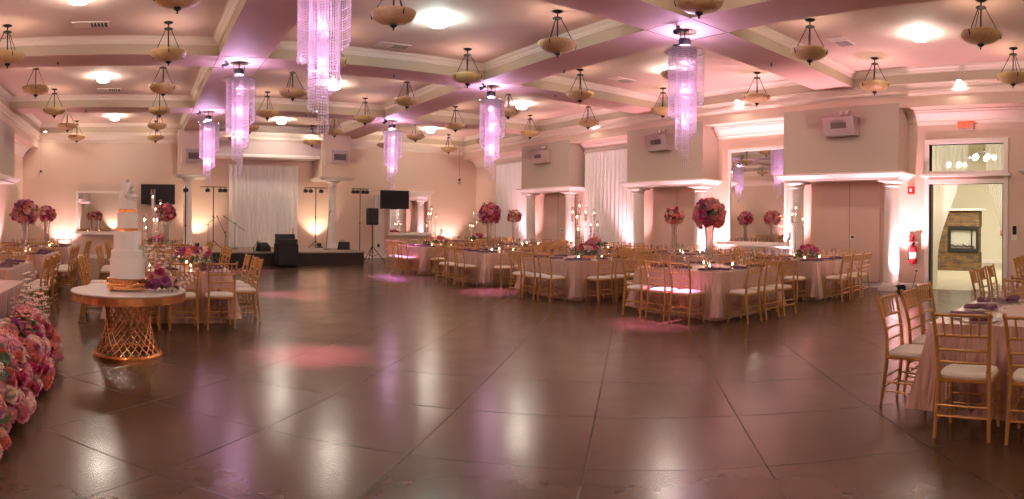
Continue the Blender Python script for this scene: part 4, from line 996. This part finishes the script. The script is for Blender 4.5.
def spray_mesh(key, seed=3):
    rnd = random.Random(seed); b = MB(); mk = M['f_'+key]; mg = M['leaf2']
    b.tube([(0, 0, -.12), (.01, 0, 0), (.015, .01, .12)], .003, 4, mg)
    for i in range(16):
        z = -.02+.016*i; a = i*2.4; r = .030*(1-.4*i/16)+.008; c_ = Vector((.012+r*cos(a), r*sin(a), z))
        b.tube([(.012, 0, z-.01), tuple(c_)], .0015, 3, mg)
        for k in range(5):
            q = 2*pi*k/5; b.add([c_, c_+Vector((.016*cos(q)-.008*sin(q), .016*sin(q)+.008*cos(q), .008)), c_+Vector((.022*cos(q), .022*sin(q), .01)), c_+Vector((.016*cos(q)+.008*sin(q), .016*sin(q)-.008*cos(q), .008))], [(0, 1, 2, 3)], mk)
    return b.mesh('blossom_spray')
def leaf_mesh(key, seed=1, n_=5, L_=.11):
    rnd = random.Random(seed); b = MB()
    b.tube([(0, 0, 0), (0, 0, L_*.9)], .0025, 4)
    for i in range(n_):
        a = i*2.3; z0 = L_*.15*i; d = Vector((cos(a), sin(a), .55)).normalized(); side = d.cross(Vector((0, 0, 1))).normalized(); p = Vector((0, 0, z0)); l = L_*rnd.uniform(.6, .9)
        v = [p]; 
        for s_ in (.3, .65): v += [p+d*l*s_+side*l*.22+Vector((0, 0, .01)), p+d*l*s_-side*l*.22+Vector((0, 0, .01)), p+d*l*s_]
        v.append(p+d*l-Vector((0, 0, .01)))
        b.add(v, [(0, 1, 3), (0, 3, 2), (1, 4, 6, 3), (3, 6, 5, 2), (4, 7, 6), (6, 7, 5)])
    return b.mesh('leaf_sprig', M[key])
ROSE = {k_: rose_mesh(k_, i) for i, k_ in enumerate(FLC)}
HYD = {k_: hyd_mesh(k_, i) for i, k_ in enumerate(('blush', 'pink', 'white', 'cream', 'coral'))}
SPR = {k_: spray_mesh(k_, i) for i, k_ in enumerate(('blush', 'cream', 'coral'))}
LEAF = [leaf_mesh('leaf', 1), leaf_mesh('leaf2', 2), leaf_mesh('leaf', 3, 7, .16)]
def orient(o, d, roll=0):
    q = Vector(d).to_track_quat('Z', 'Y'); o.rotation_mode = 'QUATERNION'; from mathutils import Quaternion
    o.rotation_quaternion = q @ Quaternion((0, 0, 1), roll)
def flower(t, kind, key, loc, d, sc):
    m = {'rose': ROSE, 'hydrangea': HYD, 'blossom_spray': SPR}.get(kind); m = (m.get(key) or m['blush']) if m else LEAF[key]
    o = link(m, kind, t, loc); o.scale = (sc,)*3; orient(o, d, random.uniform(0, 6)); return o
def flower_ball(label, cx, cy, cz, r, n_, pal, seed, group=None, low=False):
    rnd = random.Random(seed); t = thing('flower_arrangement', label, 'flower arrangement', (cx, cy, cz), 0, group)
    b = MB(); b.sphere((0, 0, 0), r*.62, 10, 7); b.build('flower_foam', M['leaf'], t)
    for i in range(n_):
        z = 1-(1.25 if low else 1.75)*(i+.5)/n_; ph = i*2.39996; q = math.sqrt(max(0, 1-z*z)); d = Vector((q*cos(ph), q*sin(ph), z))
        d = (d+Vector((rnd.uniform(-.12, .12), rnd.uniform(-.12, .12), rnd.uniform(-.1, .1)))).normalized()
        kd = rnd.random(); key = rnd.choice(pal); rr = r*rnd.uniform(.72, .95)
        if kd < .2 and key in HYD: flower(t, 'hydrangea', key, d*rr*.92, d, r*rnd.uniform(2.5, 3.2))
        else: flower(t, 'rose', key, d*rr, d, r*rnd.uniform(2.7, 3.9))
    for i in range(int(n_*.22)):
        d = Vector((rnd.gauss(0, 1), rnd.gauss(0, 1), rnd.uniform(-.6, 1))).normalized(); flower(t, 'leaf_sprig', rnd.randrange(3), d*r*.80, d, r*rnd.uniform(1.5, 2.4))
    return t
def tall_vase(x, y, z0, h, label, group='tall crystal vases under the flower balls'):
    t = thing('crystal_vase', label, 'vase', (x, y, z0), 0, group)
    b = MB(); b.lathe([(.085, 0), (.085, .012), (.03, .03), (.018, .06)], 18); b.build('foot', M['frost'], t, smooth=True)
    b = MB(); b.lathe([(.030, .06), (.045, .12), (.075, h*.3), (.062, h*.5), (.070, h*.8), (.105, h), (.100, h), (.064, h*.8), (.056, h*.5), (.068, h*.3), (.035, .13), (.001, .12)], 20); b.build('glass_body', M['frost'], t, smooth=True)
    for i in range(6):
        a = i*pi/3; b = MB()
        for k in range(9+i % 3*2): zz = h-.02-.028*k; b.add([(0, 0, zz), (.008, 0, zz-.012), (0, .008, zz-.012), (-.008, 0, zz-.012), (0, -.008, zz-.012), (0, 0, zz-.024)], [(0, 1, 2), (0, 2, 3), (0, 3, 4), (0, 4, 1), (5, 2, 1), (5, 3, 2), (5, 4, 3), (5, 1, 4)])
        b.build('crystal_garland', M['crystal'], t, (.13*cos(a), .13*sin(a), 0))
    b = MB(); b.tube([(.11*cos(2*pi*i/18), .11*sin(2*pi*i/18), h-.015) for i in range(19)], .005, 5); b.build('rim_ring', M['goldm'], t)
def candle_stand(x, y, z0, label, k=5, sc=1.0, seed=1):
    rnd = random.Random(seed); t = thing('candelabra', label, 'candelabra', (x, y, z0)); 
    b = MB(); b.lathe([(.12, 0), (.12, .01), (.04, .025), (.012, .04)], 18); b.build('base', M['frost'], t, smooth=True)
    for i in range(k):
        a = 2*pi*i/k+rnd.uniform(-.2, .2); r = .0 if i == 0 else .15*sc; h = (.92 if i == 0 else rnd.choice((.42, .55, .68, .78)))*sc
        x1, y1 = r*cos(a), r*sin(a)
        b = MB(); b.tube([(0, 0, .03), (x1*.8, y1*.8, .08), (x1, y1, .14), (x1, y1, h)], .007, 6); b.lathe([(.004, -.015), (.035, -.002), (.035, .004), (.004, .004)], 12, (x1, y1, h)); ar = b.build('arm', M['frost'], t, smooth=True)
        b = MB(); b.lathe_open([(.032, h+.004), (.034, h+.30), (.032, h+.30), (.030, h+.006)], 14, (x1, y1, 0)); b.build('glass_cylinder', M['thin'], ar, smooth=True)
        b = MB(); b.lathe([(.017, h+.005), (.017, h+.16), (.003, h+.162)], 10, (x1, y1, 0)); b.build('candle', M['f_white'], ar)
        b = MB(); b.lathe([(.002, h+.166), (.007, h+.178), (.001, h+.205)], 8, (x1, y1, 0)); b.build('flame', M['candle'], ar)
def votive(x, y, label):
    t = thing('votive_candle', label, 'candle', (x, y, .766), 0, 'votive candles on the pink tables')
    b = MB(); b.lathe_open([(.001, .002), (.034, .002), (.037, .07), (.035, .07), (.031, .006), (.001, .006)], 12); b.build('glass_cup', M['thin'], t, smooth=True)
    b = MB(); b.lathe([(.027, .008), (.027, .035), (.003, .036)], 10); b.build('wax', M['f_cream'], t)
    b = MB(); b.lathe([(.003, .037), (.012, .05), (.001, .078)], 8); b.build('flame', M['candle'], t)
PALA = ['pink', 'pink', 'blush', 'hot', 'coral', 'pink', 'lilac', 'blush', 'hot']; PALB = ['coral', 'blush', 'coral', 'hot', 'cream', 'pink']; PALC = ['hot', 'pink', 'coral', 'hot', 'blush', 'lilac']
TZ = .766
balls = [('A1', 8.40, 6.55, 1.66, .29, 46, PALA, 'big pink and magenta flower ball on the tall vase of the closest right table'),
         ('B2', 11.55, 10.10, 1.68, .25, 40, PALB, 'coral and plum flower ball on the tall vase left of the big one'),
         ('A3', 8.28, 13.35, 1.70, .29, 40, PALA, 'pink and plum flower ball in front of the far corner curtain'),
         ('B4', 11.45, 16.9, 1.68, .24, 34, PALB, 'small coral flower ball just right of the far corner curtain'),
         ('M2', -2.50, 13.0, 1.62, .29, 40, PALA+['coral'], 'wide pink flower ball at the left edge of the room'),
         ('M3', -2.55, 16.3, 1.60, .235, 34, PALB+['hot'], 'smaller coral flower ball right of the left edge one'),
         ('L2', .48, 13.2, 1.62, .215, 32, PALC, 'hot pink flower ball between the cake and the television')]
for tid, x, y, z, r, n_, pal, lab in balls:
    flower_ball(lab, x, y, z, r, int(n_*1.9), pal, hash_(tid))
    tall_vase(x, y, TZ, z-TZ-r*.55, 'tall clear crystal vase holding the '+' '.join(lab.split(' on the tall')[0].split(' in front')[0].split(' just right')[0].split(' at the')[0].split(' right of')[0].split(' between')[0].split(' ')))
lows = [('A2', 8.42, 9.75, ['coral', 'hot', 'hot', 'pink', 'cream'], 'low scarlet and magenta flower arrangement on the table with the candelabra'), ('B1', 11.55, 6.35, ['pink', 'coral', 'hot', 'pink'], 'low pink flower arrangement on the table beside the closest closet panel'),
        ('B3', 11.5, 13.0, ['pink', 'hot', 'coral'], 'low pink flower arrangement in front of the long niche curtain'), ('A4', 8.4, 16.4, ['pink', 'coral', 'blush'], 'low pink flower arrangement on the table nearest the tripod loudspeaker'),
        ('B5', 11.6, 19.5, ['pink', 'hot'], 'low pink flower arrangement on the table in the far right corner'), ('L1', .78, 9.75, ['hot', 'hot', 'coral', 'lilac', 'pink'], 'low hot pink flower arrangement on the table behind the cake'), ('L3', .45, 16.3, ['coral', 'hot'], 'low red flower arrangement on the third table behind the cake')]
for tid, x, y, pal, lab in lows:
    rnd = random.Random(hash_(tid)); t = thing('flower_arrangement', lab, 'flower arrangement', (x, y, TZ), 0, None)
    b = MB(); b.bbox(-.16, .16, -.06, .06, 0, .06, .01); b.build('planter', M['goldm'], t)
    for i in range(20):
        a = rnd.uniform(0, 6.28); q = rnd.random()**.6; p = Vector((.30*q*cos(a), .13*q*sin(a), .14+.10*(1-q*q)+rnd.uniform(0, .05))); d = Vector((p.x*1.6, p.y*3, .18))
        flower(t, 'rose' if rnd.random() < .85 else 'blossom_spray', rnd.choice(pal), p, d, rnd.uniform(.95, 1.35))
    for i in range(12):
        a = rnd.uniform(0, 6.28); p = Vector((.26*cos(a), .10*sin(a), .09)); flower(t, 'leaf_sprig', rnd.randrange(3), p, (cos(a), sin(a), .45), rnd.uniform(.7, 1.1))
for x, y, k, sc, lab, sd in ((8.55, 10.15, 5, 1.0, 'tall glass candelabra left of the long niche curtain', 3), (11.7, 6.75, 5, 1.0, 'tall glass candelabra right of the tall niche mirror', 4), (11.75, 13.3, 4, .9, 'shorter glass candelabra in front of the long niche curtain', 5),
                         (8.45, 16.95, 5, 1.0, 'tall glass candelabra in front of the small mirror right of the stage', 6), (11.65, 19.9, 5, .95, 'tall glass candelabra near the far right corner', 7), (.15, 9.95, 5, 1.0, 'tall glass candelabra on the table behind the cake', 8), (.45, 16.6, 5, 1.05, 'tall glass candelabra in front of the left stage column', 9)):
    candle_stand(x, y, TZ, lab, k, sc, sd)
vi = 0
for tid, x, y, nm in TB+[('L1', .4, 9.7, 'table behind the cake'), ('L2', .4, 13.0, 'second table behind the cake'), ('M2', -2.75, 13.0, 'left table with larger flower ball'), ('M3', -2.75, 16.3, 'left table with smaller flower ball')]:
    for dx, dy in ((-.30, -.28), (.32, -.30), (.30, .32)):
        votive(x+dx, y+dy, 'small glass votive candle on the '+nm)

# ------------------------------------------------------------------ cake table and cake
CX, CY = -.16, 6.80
t = thing('cake_table', 'round marble-topped cake table on a gold lattice base', 'table', (CX, CY, 0))
b = MB(); b.lathe([(.60, .715), (.625, .718), (.63, .728), (.625, .738), (.001, .740)], 56); b.build('tabletop', M['marble'], t, smooth=True)
b = MB(); b.lathe([(.595, .635), (.628, .635), (.628, .717), (.595, .717), (.595, .635)], 56); b.lathe([(.001, .700), (.595, .700)], 40); b.build('rim_band', M['goldm'], t, smooth=True)
b = MB(); 
for r, z, q in ((.358, .04, .018), (.30, .69, .012)): b = MB(); b.tube([(r*cos(2*pi*i/48), r*sin(2*pi*i/48), z) for i in range(49)], q, 8); b.build('ring_band', M['goldm'], t, smooth=True)
b = MB()
b.lathe_open([(.345, 0), (.385, 0), (.385, .03), (.345, .03), (.345, 0)], 48); b.build('base_ring', M['goldm'], t, smooth=True)
for s_ in (-1, 1):
    for i in range(24):
        a0 = 2*pi*i/24; b = MB(); pts = []
        for k in range(9):
            v = k/8; a = a0+s_*v*1.75; z = .03+.665*v
            r = math.sqrt(.235**2+(.36**2-.235**2)*max(0, (1-v/.62))**2) if v < .62 else math.sqrt(.235**2+(.30**2-.235**2)*((v-.62)/.38)**2)
            pts.append((r*cos(a), r*sin(a), z))
        b.tube(pts, .0075, 6); b.build('lattice_rod', M['goldm'], t, smooth=True)
KX, KY = CX-.012, CY-.05; kz = .741
t = thing('cake_stand', 'square-edged gold cake stand under the wedding cake', 'cake stand', (KX, KY, kz))
b = MB(); b.lathe([(.215, .022), (.225, .022), (.225, .125), (.218, .132), (.001, .132)], 44); 
for i in range(44): a = 2*pi*i/44; b.sphere((.227*cos(a), .227*sin(a), .075), .016, 6, 4)
b.build('plateau', M['goldm'], t, smooth=True)
for i in range(4): a = pi/4+i*pi/2; b = MB(); b.tube([(.21*cos(a), .21*sin(a), .06), (.235*cos(a), .235*sin(a), .03), (.225*cos(a), .225*sin(a), .01), (.245*cos(a), .245*sin(a), .008)], [.012, .010, .009, .007], 6); b.build('foot', M['goldm'], t)
t = thing('wedding_cake', 'tall six-tier white wedding cake with gold bands and sugar flowers', 'cake', (KX, KY, kz+.133))
z = 0
for r, h, nm in ((.190, .22, 'tier'), (.178, .085, 'tier'), (.150, .20, 'tier'), (.120, .032, 'gold_band'), (.113, .17, 'tier'), (.106, .036, 'gold_band'), (.094, .165, 'tier'), (.068, .12, 'tier')):
    b = MB()
    if nm == 'tier': b.lathe([(r, z), (r, z+h-.012), (r-.004, z+h-.004), (r-.014, z+h), (.001, z+h)], 40); b.lathe([(r+.004, z), (r+.007, z+.006), (r+.003, z+.014)], 40); b.build('tier', M['cake'], t, smooth=True)
    else: b.lathe([(r, z), (r, z+h), (.001, z+h)], 40); b.build('gold_band', M['goldm'], t, smooth=True)
    z += h
ztop = z
rnd = random.Random(5)
for i in range(7):
    a = i*.9; rr = .032; o = flower(t, 'rose', 'white', (rr*cos(a)*(i > 0), rr*sin(a)*(i > 0), ztop-.012+(.03 if i == 0 else 0)), (cos(a)*.8*(i > 0), sin(a)*.8*(i > 0), 1), .42); o.name = 'sugar_flower'
for a, zz, r in ((-1.2, ztop-.10, .072), (-1.6, ztop-.15, .090), (-.8, ztop-.17, .095), (-.9, ztop-.06, .07), (-.15, .30, .185), (-.35, .22, .20), (.1, .25, .19), (-.2, .16, .20), (-.5, .34, .16)):
    o = flower(t, 'rose', 'white', (r*cos(a), r*sin(a), zz), (cos(a), sin(a), .2), rnd.uniform(.38, .52)); o.name = 'sugar_flower'
t = thing('flower_arrangement', 'purple rose and blush flower spray lying beside the cake', 'flower arrangement', (CX+.34, CY-.10, .741))
for i, (dx, dy, dz, kd, key, sc) in enumerate(((-.06, -.12, .05, 'rose', 'lilac', 1.45), (.05, -.16, .09, 'rose', 'lilac', 1.35), (.0, -.06, .17, 'rose', 'hot', 1.2), (-.09, -.05, .13, 'rose', 'pink', 1.1), (.09, -.06, .06, 'hydrangea', 'blush', 1.0), (.16, -.10, .04, 'rose', 'blush', 1.1),
    (.20, -.02, .05, 'blossom_spray', 'blush', 1.2), (.23, -.10, .03, 'blossom_spray', 'cream', 1.1), (.03, .04, .20, 'blossom_spray', 'blush', 1.5), (-.05, .04, .22, 'blossom_spray', 'cream', 1.5), (.08, .02, .15, 'rose', 'cream', 1.0), (-.12, -.14, .04, 'rose', 'plum', .9), (.0, .08, .10, 'hydrangea', 'blush', 1.1),
    (.10, -.14, .04, 'rose', 'cream', 1.0), (-.10, .06, .08, 'rose', 'blush', 1.1), (-.03, -.10, .24, 'rose', 'pink', .8), (.14, .04, .08, 'rose', 'blush', 1.0))):
    flower(t, kd, key, (dx, dy, dz+.025), (dx*2, dy*2-.2, .4), sc*.80)
for i in range(9): a = i*.7; flower(t, 'leaf_sprig', i % 3, (.04+.05*cos(a), -.05+.05*sin(a), .05), (cos(a), sin(a), .4), .8)

# ------------------------------------------------------------------ head table and floor flowers at the left edge
HTX = -1.55
c_ = cloth_mesh(99, s=.9, sy=4.2).build('tablecloth', M['cloth'], None, (HTX-.30, 5.20, 0), smooth=True); tag(c_, 'pink satin cloth of the head table behind the floor flowers', 'tablecloth')
FB = [(5.95, 1.10, .46, 86), (5.05, 1.10, .52, 86), (4.05, 1.05, .55, 86)]
names = ['floor flower mound at the left edge closest to the cake table', 'floor flower mound in the middle of the left edge garland', 'floor flower mound at the bottom left corner of the view']
PALF = ['blush', 'pink', 'pink', 'coral', 'cream', 'hot', 'lilac', 'coral', 'pink', 'hot']
for i, (yy, ln, ht, cnt) in enumerate(FB):
    rnd = random.Random(50+i); t = thing('floor_flowers', names[i], 'flower arrangement', (-1.20, yy, 0))
    b = MB(); vs = []; 
    b.lathe([(.30, 0), (.28, .10), (.20, .22), (.06, ht*.62), (.001, ht*.66)], 14); 
    o = b.build('greenery_base', M['leaf'], t); o.scale = (.9, 1.5, 1); o.location = (-.06, 0, 0)
    for k in range(cnt):
        v = rnd.uniform(-.5, .5)*ln; q = (k+.5)/cnt; ang = q*pi*.5      # from floor edge up to the top
        x = .30*cos(ang)+rnd.uniform(-.04, .04)+.03*sin(v*9); z = .06+ht*sin(ang)*(1-.25*abs(v/ln)) + rnd.uniform(-.02, .04)
        d = Vector((cos(ang)+.2, rnd.uniform(-.5, .3), sin(ang)+.15)); kd = rnd.random(); key = rnd.choice(PALF)
        if kd < .24: key = rnd.choice(('blush', 'pink', 'blush', 'coral')); flower(t, 'hydrangea', key, (x-.03, v, z), d, rnd.uniform(1.0, 1.45))
        elif kd < .30 and z > .4: flower(t, 'blossom_spray', rnd.choice(('blush', 'coral')), (x, v, z+.02), (rnd.uniform(-.2, .5), rnd.uniform(-.3, .3), 1), rnd.uniform(1.0, 1.4))
        else: flower(t, 'rose', key, (x, v, z), d, rnd.uniform(.85, 1.45))
    for k in range(12):
        v = rnd.uniform(-.5, .5)*ln; ang = rnd.uniform(0, 1.5); flower(t, 'leaf_sprig', rnd.randrange(3), (.24*cos(ang), v, .04+ht*.9*sin(ang)), (cos(ang), rnd.uniform(-.5, .5), sin(ang)*.8+.1), rnd.uniform(.8, 1.2))
t = thing('floor_flowers', 'tall pale blossom branch standing at the back end of the floor flowers', 'flower arrangement', (-1.15, 6.45, 0))
b = MB(); b.tube([(0, 0, 0), (.01, 0, .3), (-.02, .02, .62)], .008, 6); b.tube([(.01, 0, .25), (.10, -.05, .50)], .006, 6); b.tube([(.0, 0, .2), (-.12, .05, .5)], .006, 6); b.build('stem', M['leaf2'], t)
rnd = random.Random(77)
for (bx, by, bz) in ((-.02, .02, .62), (-.02, .01, .52), (0, 0, .42), (.10, -.05, .48), (.07, -.03, .38), (-.12, .05, .48), (-.07, .03, .36), (.0, -.05, .32), (.12, 0, .3), (.16, -.05, .2), (.05, -.1, .18)):
    flower(t, 'blossom_spray', rnd.choice(('blush', 'cream')), (bx, by, bz), (rnd.uniform(-.4, .4), rnd.uniform(-.4, .4), 1), 1.5)
    flower(t, 'hydrangea', rnd.choice(('cream', 'blush')), (bx+rnd.uniform(-.03, .03), by, bz-.03), (rnd.uniform(-.4, .6), -.3, 1), rnd.uniform(.5, .7))

# ------------------------------------------------------------------ uplights and the rest of the light
PK = (1, .53, .62); WM = (1, .70, .50)
upl = [(XB+.04, 4.88, 0, 'black uplight glowing at the foot of the column left of the doorway', 60, PK), (XB+.02, 8.12, 0, 'uplight behind the table beside the closest closet panel', 60, PK), (XB+.10, 10.28, 0, 'uplight at the wall below the coral flower ball', 60, PK), (XB+.02, 13.60, 0, 'uplight at the right foot of the long niche curtain', 24, PK),
       (XB+.02, 15.98, 0, 'uplight at the left foot of the long niche curtain', 24, PK), (XB+.02, 19.15, 0, 'uplight at the right foot of the far corner curtain', 24, PK)]
for q_, (x, y, z, lab, pw, col) in enumerate(upl): uplight(x, y, z, lab, pw*UP, col, tgt=(x+.12, y+(.06 if q_ % 2 else -.0), 3), spot=84)
for x, lab in ((12.3, 'uplight on the floor in the far right corner of the stage wall'), (-3.0, 'uplight on the floor behind the left edge flower balls')):
    uplight(x, YB-.45, 0, lab, 105, (1, .62, .58), tgt=(x, YB-.02, 2.6))
uplight(1.98, 22.85, SZ, 'uplight on the stage behind the left column', 60, WM, tgt=(2.1, YB, 2.6)); uplight(6.66, 22.95, SZ, 'uplight on the stage behind the right column', 60, WM, tgt=(6.6, YB, 2.6))
# left wall uplights; unseen rear wall spots added for bright bands in the mirrors
for y in (2.3, 4.7, 8.2, 10.3, 13.7, 15.9, 19.2):
    light('SPOT', (XLB-.05, y, .2), 22*UP, PK, .05, spot=95, blend=.7, target=(XL+.1, y, 3))
for x in (-2.5, 1.0, 4.5, 8.0, 11.5):
    light('SPOT', (x, YF+.5, .2), 25*UP, (1, .72, .62), .05, spot=80, blend=.7, target=(x, YF, 3))

wd = bpy.data.worlds.new('world'); wd.use_nodes = True; wd.node_tree.nodes['Background'].inputs[0].default_value = (.9, .7, .6, 1); wd.node_tree.nodes['Background'].inputs[1].default_value = .05
scene.world = wd

# ------------------------------------------------------------------ camera (panorama strip) and view settings
F_ = 622.78; YH = 221.41; ROLL = .0088; A0 = .5917
cd = bpy.data.cameras.new('camera'); cam = bpy.data.objects.new('camera', cd); COL.objects.link(cam); scene.camera = cam
cd.type = 'PANO'; cd.clip_start = .05; cd.clip_end = 100
try:
    tgt_ = cd if hasattr(cd, 'panorama_type') else cd.cycles
    tgt_.panorama_type = 'EQUIRECTANGULAR'
    tgt_.longitude_min = -512/F_; tgt_.longitude_max = 512/F_; tgt_.latitude_max = YH/F_; tgt_.latitude_min = -(499-YH)/F_
except Exception as ex: print('camera', ex)
cam.location = (0, 0, 1.52)
fwd = Vector((sin(A0), cos(A0), 0)); rt = Vector((cos(A0), -sin(A0), 0)); up = Vector((0, 0, 1))
rt2 = rt*cos(ROLL)+up*sin(ROLL)
up2 = fwd.cross(rt2)*-1
m = Matrix((rt2, up2, -fwd)).transposed(); cam.rotation_euler = m.to_euler()
scene.view_settings.view_transform = 'Standard'; scene.view_settings.look = 'None'; scene.view_settings.gamma = 1; scene.view_settings.use_curve_mapping = False
scene.view_settings.exposure = 1.45
try:
    scene.cycles.use_denoising = True; scene.cycles.max_bounces = 8; scene.cycles.diffuse_bounces = 4; scene.cycles.glossy_bounces = 4; scene.cycles.transmission_bounces = 6; scene.cycles.transparent_max_bounces = 16
    scene.cycles.caustics_reflective = False; scene.cycles.caustics_refractive = False; scene.cycles.sample_clamp_indirect = 4
except Exception as ex: print(ex)
